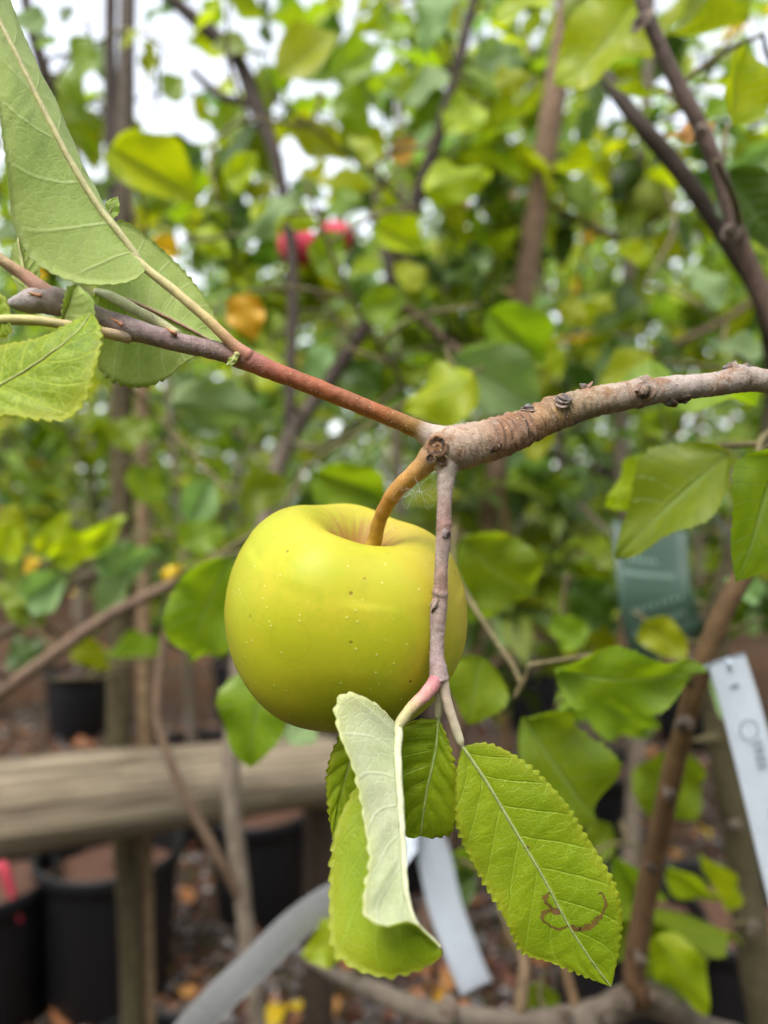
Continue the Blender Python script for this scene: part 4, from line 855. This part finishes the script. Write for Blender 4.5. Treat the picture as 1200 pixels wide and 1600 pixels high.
p, r = px_limb([(400, 165, 1.0, 7), (345, 150, 1.02, 7), (300, 110, 1.03, 5)]); T4.limb(p, r, DKB)
p, r = px_limb([(600, 460, .85, 8), (660, 500, .86, 7), (730, 560, .84, 6), (800, 600, .8, 5)]); T4.limb(p, r, BR)
p, r = px_limb([(610, 440, .85, 7), (600, 380, .9, 7), (580, 330, .95, 5)]); T4.limb(p, r, DKB)
p, r = px_limb([(450, 690, .81, 6), (500, 700, .78, 5), (560, 660, .74, 4.5), (630, 600, .7, 4)]); T4.limb(p, r, (.17, .15, .08))
p, r = px_limb([(362, 1200, .725, 7), (360, 1350, .70, 8), (300, 1260, .70, 7.5), (262, 1180, .70, 7), (245, 1100, .71, 5)])
T4.limb([P(382, 1420, .72), P(345, 1345, .705), P(300, 1262, .70), (P(262, 1180, .70)), P(245, 1100, .71), P(262, 960, .73), P(272, 900, .74)], [.0045, .005, .0048, .0044, .004, .0035, .002], (.20, .13, .085))
for a in [(372, 875, 283, 1052, 115, .42, .02, 'green', -15), (400, 1040, 385, 1208, 118, .42, -.01, 'green', 12), (430, 118, 535, 38, 80, .7, .02, 'young', 10), (512, 115, 605, 68, 54, .75, .02, 'green', 25), (455, 185, 545, 245, 58, .75, .02, 'young', 15), (335, 205, 388, 168, 50, .8, 0, 'green', 15),
          (350, 285, 408, 250, 46, .75, 0, 'young', 20), (460, 285, 358, 372, 58, .6, .02, 'pale', 25), (395, 345, 475, 325, 30, .7, .02, 'young', 45), (300, 365, 362, 395, 46, .75, 0, 'young', 15), (690, 205, 758, 148, 66, .7, .02, 'young', 10), (672, 300, 775, 258, 72, .66, .02, 'young', 15), (700, 110, 618, 160, 62, .7, .02, 'pale', 15),
          (745, 100, 835, 72, 44, .75, .02, 'pale', 30), (610, 245, 655, 222, 42, .8, 0, 'yellow', 15), (690, -20, 660, 70, 62, .6, .0, 'pale', 20), (388, 460, 390, 530, 62, .6, 0, 'yellow', 5, 5), (495, 730, 602, 790, 84, .55, .02, 'green', 25), (510, 540, 475, 605, 50, .7, .02, 'pale', 20),
          (735, 575, 624, 640, 118, .48, .02, 'young', 15), (718, 545, 852, 655, 118, .50, .02, 'pale', 10), (765, 480, 842, 575, 88, .6, .02, 'green', 15), (832, 545, 888, 572, 48, .7, 0, 'young', 15), (890, 505, 905, 460, 44, .8, 0, 'young', 10), (940, 490, 955, 455, 40, .85, 0, 'young', 10), (815, 690, 872, 690, 50, .6, 0, 'young', 20),
          (345, 0, 306, 66, 24, .72, .01, 'young', 40), (560, 480, 640, 470, 60, .75, .02, 'green', 20), (560, 300, 505, 330, 50, .8, 0, 'green', 20), (590, 350, 660, 400, 60, .8, 0, 'young', 15), (520, 150, 580, 200, 55, .8, 0, 'green', 25), (640, 30, 590, 60, 50, .8, 0, 'green', 20), (490, 420, 540, 372, 60, .7, 0, 'green', 20), (445, 340, 500, 350, 34, .66, 0, 'young', 30),
          (780, 140, 830, 110, 50, .75, 0, 'young', 20), (470, 820, 520, 760, 60, .7, 0, 'shaded', 15), (660, 450, 620, 400, 55, .78, 0, 'young', 20), (560, 560, 590, 620, 55, .75, 0, 'shaded', 20), (440, 600, 400, 560, 60, .78, 0, 'young', 10), (500, 1130, 445, 1150, 55, .6, 0, 'pale', 20), (640, 180, 600, 120, 60, .78, 0, 'green', 20)]:
    T4.leaf_at(*a)
T4.crown(54, (.0, 1.15, 1.48), (.42, .2, .40), per=5, sep=True, leafL=(.06, .095))
T4.finish()
pot(b4[0], b4[1], .10, .24, 'black pot in which the grey-stemmed tree stands')

# T6: leafy tree behind the big limb
b6 = np.array([.40, 1.18, 0])
T6 = Tree('apple_tree', 'bushy apple tree leafy from top to bottom behind the knobbed end of the bare branch', b6)
T6.limb([b6 + np.array([0, 0, .15]), b6 + np.array([.02, 0, .6]), b6 + np.array([.0, .02, 1.1]), b6 + np.array([.05, .02, 1.7]), b6 + np.array([.03, 0, 2.1])], [.015, .014, .012, .008, .004], GRY, 'trunk')
for zz, dx, dy in [(.62, -.3, -.02), (.7, .3, .05), (.95, -.28, .1), (1.15, .34, -.05), (1.35, -.3, .0), (1.55, .25, .1)]:
    q_ = b6 + np.array([.01, .01, zz]); T6.limb([q_, q_ + np.array([dx * .5, dy, .08]), q_ + np.array([dx, dy, .26])], [.007, .005, .0025], random.choice([DKB, BR]))
T6.crown(72, (.42, 1.2, 1.28), (.46, .2, .72), per=4, real=300, leafL=(.06, .095), sep=True, mix=(('green', 6), ('young', 3), ('pale', 2), ('shaded', 3), ('yellow', .05)))
T6.crown(34, (.30, 1.2, .80), (.42, .16, .22), per=5, real=300, leafL=(.06, .09), sep=True, mix=(('green', 6), ('young', 1.5), ('pale', 2), ('shaded', 5)))
T6.finish()
pot(b6[0], b6[1], .125, .25, 'black pot under the bushy tree behind the bare branch')

# T5: the tree outside on the left whose branch reaches in
b5 = np.array([-.62, .80, 0])
T5 = Tree('apple_tree', 'apple tree whose bare brown branch rises slantwise above the rail', b5)
T5.limb([b5 + np.array([0, 0, .15]), b5 + np.array([.01, 0, .5]), b5 + np.array([-.01, .02, .9]), b5 + np.array([.0, .02, 1.5])], [.015, .013, .011, .005], BR, 'trunk')
p, r = px_limb([(-60, 1130, .72, 13), (0, 1082, .70, 12), (60, 1040, .70, 11), (150, 975, .70, 10), (220, 935, .71, 9), (282, 905, .72, 7)])
T5.limb([b5 + np.array([0, 0, .50])] + p, [.010] + r, (.22, .145, .10))
p, r = px_limb([(25, 1065, .70, 6), (0, 1048, .69, 6), (-40, 1030, .68, 5)]); T5.limb(p, r, (.22, .145, .10))
for a in [(215, 905, 130, 985, 60, .71, .02, 'pale', 20), (262, 915, 282, 880, 30, .72, 0, 'yellow', 20), (40, 950, 20, 900, 60, .7, .02, 'green', 15), (60, 890, 40, 870, 30, .72, 0, 'yellow', 15)]:
    T5.leaf_at(*a)
T5.crown(14, (-.72, 1.0, 1.25), (.22, .16, .4), per=5, sep=True)
T5.finish()
pot(b5[0], b5[1], .12, .25, 'black pot holding the tree whose brown branch slants above the rail')

# ------------------------------------------------------------------ rows of potted trees further back
def row_tree(x, y, h, spread, n, real, label, group, r0=.016, low=.52, per=6, keep=None, c=GRY):
    b = np.array([x, y, 0.]); T = Tree('apple_tree', label, b, group)
    lean = rng.normal(size=2) * .05
    tr = [b + np.array([lean[0] * z, lean[1] * z, z]) + np.append(rng.normal(size=2) * .01, 0) for z in np.linspace(.15, h * .95, 7)]
    T.limb(tr, list(np.linspace(r0, .005, 7)), c, 'trunk', 10)
    for k in range(5):
        z = random.uniform(low * .95, h * .72); a = random.uniform(0, 6.28); q = b + np.array([lean[0] * z, lean[1] * z, z]); dv = np.array([math.cos(a), math.sin(a), 0]) * spread
        T.limb([q, q + dv * .4 + np.array([0, 0, .12]), q + dv * .75 + np.array([0, 0, random.uniform(.25, .55)])], [r0 * .5, r0 * .35, .003], random.choice([DKB, BR, GRY]), 'branch', 8)
    T.crown(n, (x, y, (h + low) / 2), (spread, spread, (h - low) / 2), per=per, real=real, keep=keep)
    T.finish(); return T
G2 = 'potted trees in the second row'
for i, (x, y, h) in enumerate([(-1.15, 1.75, 1.75), (-.52, 2.0, 2.05), (.02, 1.75, 2.3), (.55, 1.85, 2.3), (1.08, 1.7, 2.3)]):
    row_tree(x, y, h, .42, 84, 300, 'leafy apple tree in a black pot behind the front trees', G2)
    pot(x, y, .125, .25, 'black pot under a leafy tree of the second row', 'pots in the second row')
G3 = 'potted trees in the third row'
for i, (x, y, h) in enumerate([(-1.9, 3.0, 1.9), (-1.25, 2.9, 2.1), (-.62, 3.1, 2.2), (.05, 2.8, 2.5), (.62, 3.0, 2.7), (1.2, 2.8, 2.7), (1.8, 3.0, 2.7)]):
    row_tree(x, y, h, .52, 100, 180, 'apple tree in leaf deep in the nursery rows', G3)
    pot(x, y, .13, .26, 'black pot deep in the nursery rows', 'pots in the third row')
for x, y in [(-1.75, 1.4), (1.7, 1.3), (-1.6, .4), (1.5, .45)]:          # unseen trees added on both sides to block side light
    row_tree(x, y, 2.2, .45, 70, 0, 'leafy potted tree standing to the side of the aisle', 'trees to the side of the aisle')
    pot(x, y, .125, .25, 'black pot to the side of the aisle', 'pots to the side of the aisle')
# trees beyond: crowns that read as mass
for i in range(11):
    x = -5.2 + i * 1.05 + random.uniform(-.2, .2); y = random.uniform(4.6, 6.0); h = random.uniform(2.9, 3.6) if x > -1.3 else random.uniform(2.3, 2.8)
    row_tree(x, y, h, .75, 90, 0, 'taller tree in full leaf beyond the nursery rows', 'trees beyond the nursery rows', .03, .25, 8)

# a wood far behind, one mass of foliage
def belt(n, x0, x1, y0, y1, h, name, label, cat, ls_=(.10, .19), side=.5):
    x = rng.uniform(x0, x1, n); y = rng.uniform(y0, y1, n)
    top = h + .14 * h * np.sin((x + y) * 1.7) + .09 * h * np.sin((x - y) * 4.1 + 1) + .06 * h * np.sin(x * 9) + np.where(x > 0, side, -.4 * side)
    z = top * rng.uniform(.01, 1, n) ** .8; b = np.c_[x, y, z]
    Y = rng.normal(size=(n, 3)); Y /= np.linalg.norm(Y, axis=1)[:, None]; X = np.cross(Y, rng.normal(size=(n, 3))); X /= np.linalg.norm(X, axis=1)[:, None]; Z = np.cross(X, Y)
    L = rng.uniform(*ls_, n)[:, None]
    V0 = np.array([(0, 0, 0), (.32, .3, .06), (.30, .65, .04), (0, 1, -.15), (-.30, .65, .04), (-.32, .3, .06)])
    V = b[:, None] + (V0[None, :, :1] * X[:, None] + V0[None, :, 1:2] * Y[:, None] + V0[None, :, 2:] * Z[:, None]) * L[:, None]
    mb = MB(); mi = rng.choice([0, 1, 2, 3], n, p=[.38, .06, .10, .46])
    F_ = [(6 * i, 6 * i + 1, 6 * i + 2, 6 * i + 3, 6 * i + 4, 6 * i + 5) for i in range(n)]
    mb.add(V.reshape(-1, 3), F_, UV=np.tile([(.5, 0), (1, .3), (1, .6), (.5, 1), (0, .6), (0, .3)], (n, 1))); mb.mi = mi.tolist()
    o = mb.build(name, [M[k] for k in ('green', 'young', 'pale', 'shaded')]); tag(o, label, cat, kind='stuff')
belt(38000, -11, 11, 7.0, 10.2, 4.1, 'distant_wood', 'dense far-off wood of mixed green foliage closing the view', 'wood')
belt(9000, -5, 5, -1.9, -1.0, 2.3, 'unseen_hedge', 'dense rows of nursery trees on the other side of the aisle', 'hedge', (.09, .15), 0)  # out of view behind the lens, added to hold back frontal sky light

# ------------------------------------------------------------------ apples on the trees behind
def far_apple(px, py, wpx, d, mat, label, host=None):
    c = P(px, py, d); r = wpx / 2 * d / F
    top = c + np.array([.004, 0, r * .5]); hang = c + np.array([.01, 0, r * .86 + .022])
    host.sk and host.twig(hang, r=.002)
    apple('apple', c, r, Vector((.1, -.1, 1)), label, mat, (np.array([hang, (hang + top) / 2 + np.array([.003, 0, 0]), top]), np.array([.0016, .0014, .0016]), [(0, (.25, .16, .06))]), hi=0)
far_apple(466, 386, 62, 1.0, 'apple_red', 'round red apple beside a dark upright branch', T4)
far_apple(526, 372, 54, 1.05, 'apple_red', 'red apple half hidden behind leaves, beside another red apple', T4)
far_apple(715, 325, 36, 1.35, 'apple_red', 'small pinkish red apple near the leaning wooden stake', T4)
far_apple(1012, 312, 78, 1.1, 'apple_green', 'pale green apple behind the dark slanting branch', T2)
far_apple(410, 580, 66, 1.05, 'apple_green', 'greenish yellow apple below the red-brown shoot', T4)
far_apple(800, 360, 50, 1.3, 'apple_green', 'pale green apple behind the leaning wooden stake', T4)
far_apple(905, 840, 46, 1.2, 'apple_green', 'small green apple low among leaves beside the dark green tag', T2)

# ------------------------------------------------------------------ plastic tags
def ribbon(name, pts, width, wdir, mat, label, thick=.0005, n=60, ribs=0.0):
    q = cr(pts, n); T = np.gradient(q, axis=0); T /= np.linalg.norm(T, axis=1)[:, None]
    wd = np.array([np.array(wdir[0]) * (1 - t) + np.array(wdir[1]) * t for t in np.linspace(0, 1, n)])
    W = wd - T * np.sum(wd * T, axis=1)[:, None]; W /= np.linalg.norm(W, axis=1)[:, None]; N = np.cross(T, W)
    k = 7 if not ribs else 29; V = []; s = np.linspace(-1, 1, k)
    for sg in (1, -1):
        for i in range(n):
            for ia, a in enumerate(s): V.append(q[i] + W[i] * a * width / 2 + N[i] * (sg * thick + .0012 * a * a * width / .02 + ribs * (ia % 2)))
    Fc = [(i * k + j, i * k + j + 1, (i + 1) * k + j + 1, (i + 1) * k + j) for i in range(n - 1) for j in range(k - 1)]
    nk = n * k; Fb = [tuple(nk + x for x in f[::-1]) for f in Fc]
    E = [(i * k + j, (i + 1) * k + j, nk + (i + 1) * k + j, nk + i * k + j) for i in range(n - 1) for j in (0, k - 1)] + [(i * k + j, i * k + j + 1, nk + i * k + j + 1, nk + i * k + j) for j in range(k - 1) for i in (0, n - 1)]
    e = thing(name, label, 'tag', tuple(q[0]))
    o = MB().add(V, Fc + Fb + E).build('strip', M[mat], e, q[0]); return e, o, q, W, N
ribbon('plant_tag', [P(250, 1670, .50), P(330, 1575, .50), P(400, 1508, .51), P(455, 1452, .52), P(510, 1412, .53), P(560, 1385, .54), P(600, 1345, .55)], .0235, ((.62, .1, -.75), (.5, .1, -.8)), 'grey_plastic', 'grey-white plastic band curving up from the gravel behind the folded leaf', ribs=.0009)
ribbon('plant_tag', [P(600, 1350, .55), P(640, 1300, .56), P(672, 1320, .565), P(694, 1410, .57), P(722, 1490, .57), P(745, 1545, .57)], .0275, ((1, .1, .2), (1, .1, .25)), 'white_plastic', 'white plastic tag hanging behind the twig end, below the small leaf')
e, o, q, W, N = ribbon('plant_tag', [P(1132, 1028, .37), P(1150, 1085, .368), P(1170, 1160, .365), P(1195, 1260, .362), P(1222, 1370, .36), P(1250, 1480, .358)], .0215, ((1, .15, .28), (1, .1, .25)), 'white_plastic', 'white printed plastic tag hanging from the reddish brown stem')
# slot, loop round the stem, round emblem and lettering
def frame(i): return Vector(q[i]), Vector(W[i]), -Vector(np.cross(W[i], N[i])), Vector(N[i])
lp = P(1098, 1045, .40); mb = MB()
mb.tube([q[2] + N[2] * .002, (q[1] + lp) / 2 + np.array([0, -.016, .006]), lp + np.array([-.010, -.006, 0]), lp + np.array([-.004, .010, .002]), lp + np.array([.010, .006, .002]), q[2] - N[2] * .002], .0011, [(0, (.7, .7, .75))], 8, 40)
mb.build('loop', M['white_plastic'], e, q[0])
sgn = -1 if N[10][1] > 0 else 1
mb = MB(); c = q[6] + N[6] * sgn * .0011; th = np.linspace(0, 2 * math.pi, 20, endpoint=False); Tn = np.cross(N[6], W[6])
mb.add([c + .0022 * f_ * (math.cos(a) * W[6] * 1.2 + math.sin(a) * Tn * .6) for f_ in (1, .15) for a in th], [(j, (j + 1) % 20, 20 + (j + 1) % 20, 20 + j) for j in range(20)]); mb.build('slot', M['print'], e, q[0])
mb = MB(); c = q[15] + N[15] * sgn * .0016 + W[15] * .001; Tn = np.cross(N[15], W[15])
mb.add([c + f_ * (math.cos(a) * W[15] + math.sin(a) * Tn) for f_ in (.0052, .0046) for a in np.linspace(0, 2 * math.pi, 40, endpoint=False)], [(j, (j + 1) % 40, 40 + (j + 1) % 40, 40 + j) for j in range(40)]); mb.build('emblem', M['print'], e, q[0])
def lettering(txt, at, xd, yd, nrm, size, parent, origin, mat='print'):
    cu = bpy.data.curves.new('lettering', 'FONT'); cu.body = txt; cu.size = size; cu.align_x = 'LEFT'; cu.align_y = 'CENTER'; cu.extrude = .00005
    to = bpy.data.objects.new('lettering', cu); col.objects.link(to); bpy.context.view_layer.update()
    me = bpy.data.meshes.new_from_object(to.evaluated_get(bpy.context.evaluated_depsgraph_get())); bpy.data.objects.remove(to)
    o = link(bpy.data.objects.new('lettering', me), parent); me.materials.clear(); me.materials.append(M[mat])
    x = Vector(xd).normalized(); y = Vector(yd).normalized(); z = x.cross(y); mt = Matrix.Identity(4)
    for i in range(3): mt[i][0], mt[i][1], mt[i][2], mt[i][3] = x[i], y[i], z[i], at[i] - origin[i]
    o.matrix_local = mt; return o
dn = q[36] - q[15]; lat = W[15] if W[15][0] > 0 else -W[15]
nn = N[15] * sgn
lettering('TREE', q[17] + nn * .0020 + lat * .0030, dn, lat, nn, .0072, e, q[0])
mb = MB()
for k in range(14):
    i = 31 + k; 
    if i + 1 >= len(q): break
    Tn = np.cross(N[i], W[i]); c = q[i] + N[i] * sgn * .0020 + lat * .0045; w = random.uniform(.0002, .0007)
    mb.add([c - lat * .0042 - Tn * w, c + lat * .0042 - Tn * w, c + lat * .0042 + Tn * w, c - lat * .0042 + Tn * w], [(0, 1, 2, 3)])
mb.build('printed_bars', M['print'], e, q[0])
e, o, q, W, N = ribbon('plant_label', [P(1012, 822, .64), P(1014, 870, .63), P(1020, 930, .62), P(1034, 985, .625), P(1048, 1020, .635)], .070, ((1, .1, -.12), (1, .25, -.12)), 'green_plastic', 'dark green plant label with pale print hanging by the grey-brown trunk')
sgn = -1 if N[10][1] > 0 else 1
mb = MB()
for i, x0, x1 in [(16, -.018, .004), (22, -.026, .020), (34, -.022, -.002), (34, .006, .024), (42, -.026, .022)]:
    Tn = np.cross(N[i], W[i]); lat = W[i] if W[i][0] > 0 else -W[i]; xs_ = np.linspace(x0, x1, max(3, int((x1 - x0) / .004)))
    for a in xs_:
        c = q[i] + N[i] * sgn * (.0016 + .0042 * (a / .035) ** 2) + lat * a
        mb.add([c - lat * .0014 - Tn * .0022, c + lat * .0014 - Tn * .0022, c + lat * .0014 + Tn * .0022, c - lat * .0014 + Tn * .0022], [(0, 1, 2, 3)])
mb.build('pale_lettering', M['pale_print'], e, q[0])
MB().tube([q[0] + np.array([0, 0, -.006]), q[0] + np.array([.03, -.006, .05]), P(1150, 862, .605), P(1162, 858, .63), q[0] + np.array([.03, .01, .03]), q[0] + np.array([0, .003, -.005])], .0008, [(0, (.05, .09, .06))], 6, 40).build('tie', M['green_plastic'], e, q[0])

# ------------------------------------------------------------------ fallen leaves
def fallen(cn, label, group, spots):
    for x, y, L in spots:
        o = place(random.choice(LEAF[cn]), (x, y, .014), (rng.normal(), rng.normal(), .05), (rng.normal() * .3, rng.normal() * .3, 1), L, L * .62, None, (0, 0, 0), 'fallen_leaf')
        tag(o, label, 'leaf', group)
def gp(px, py): d = CAMZ * F / (py - 800); return gx_(px, d), d
fallen('yellow', 'fallen yellow leaf lying on the gravel', 'yellow leaves fallen on the gravel', [(*gp(px, py), L) for px, py, L in [(40, 1555, .06), (440, 1580, .06), (362, 1390, .05), (460, 1420, .05), (480, 1575, .045), (730, 1545, .06), (690, 1560, .04), (150, 1020, .07), (1090, 1300, .05)]])
dl = [(*gp(px, py), L) for px, py, L in [(270, 1520, .06), (300, 1570, .06), (90, 1585, .06), (135, 1590, .05), (390, 1490, .05), (540, 1420, .05), (470, 1290, .06), (700, 1555, .07), (1090, 1520, .06), (930, 1400, .06), (1060, 1340, .05), (110, 1130, .09), (120, 1160, .09), (980, 1290, .06), (300, 1420, .05), (560, 1500, .05), (1010, 1480, .05)]]
for _ in range(60):
    y = random.uniform(1.2, 3.2); dl.append((random.uniform(-1, 1) * .6 * y, y, random.uniform(.04, .07)))
fallen('dead', 'curled brown leaf lying on the gravel', 'brown leaves fallen on the gravel', dl)
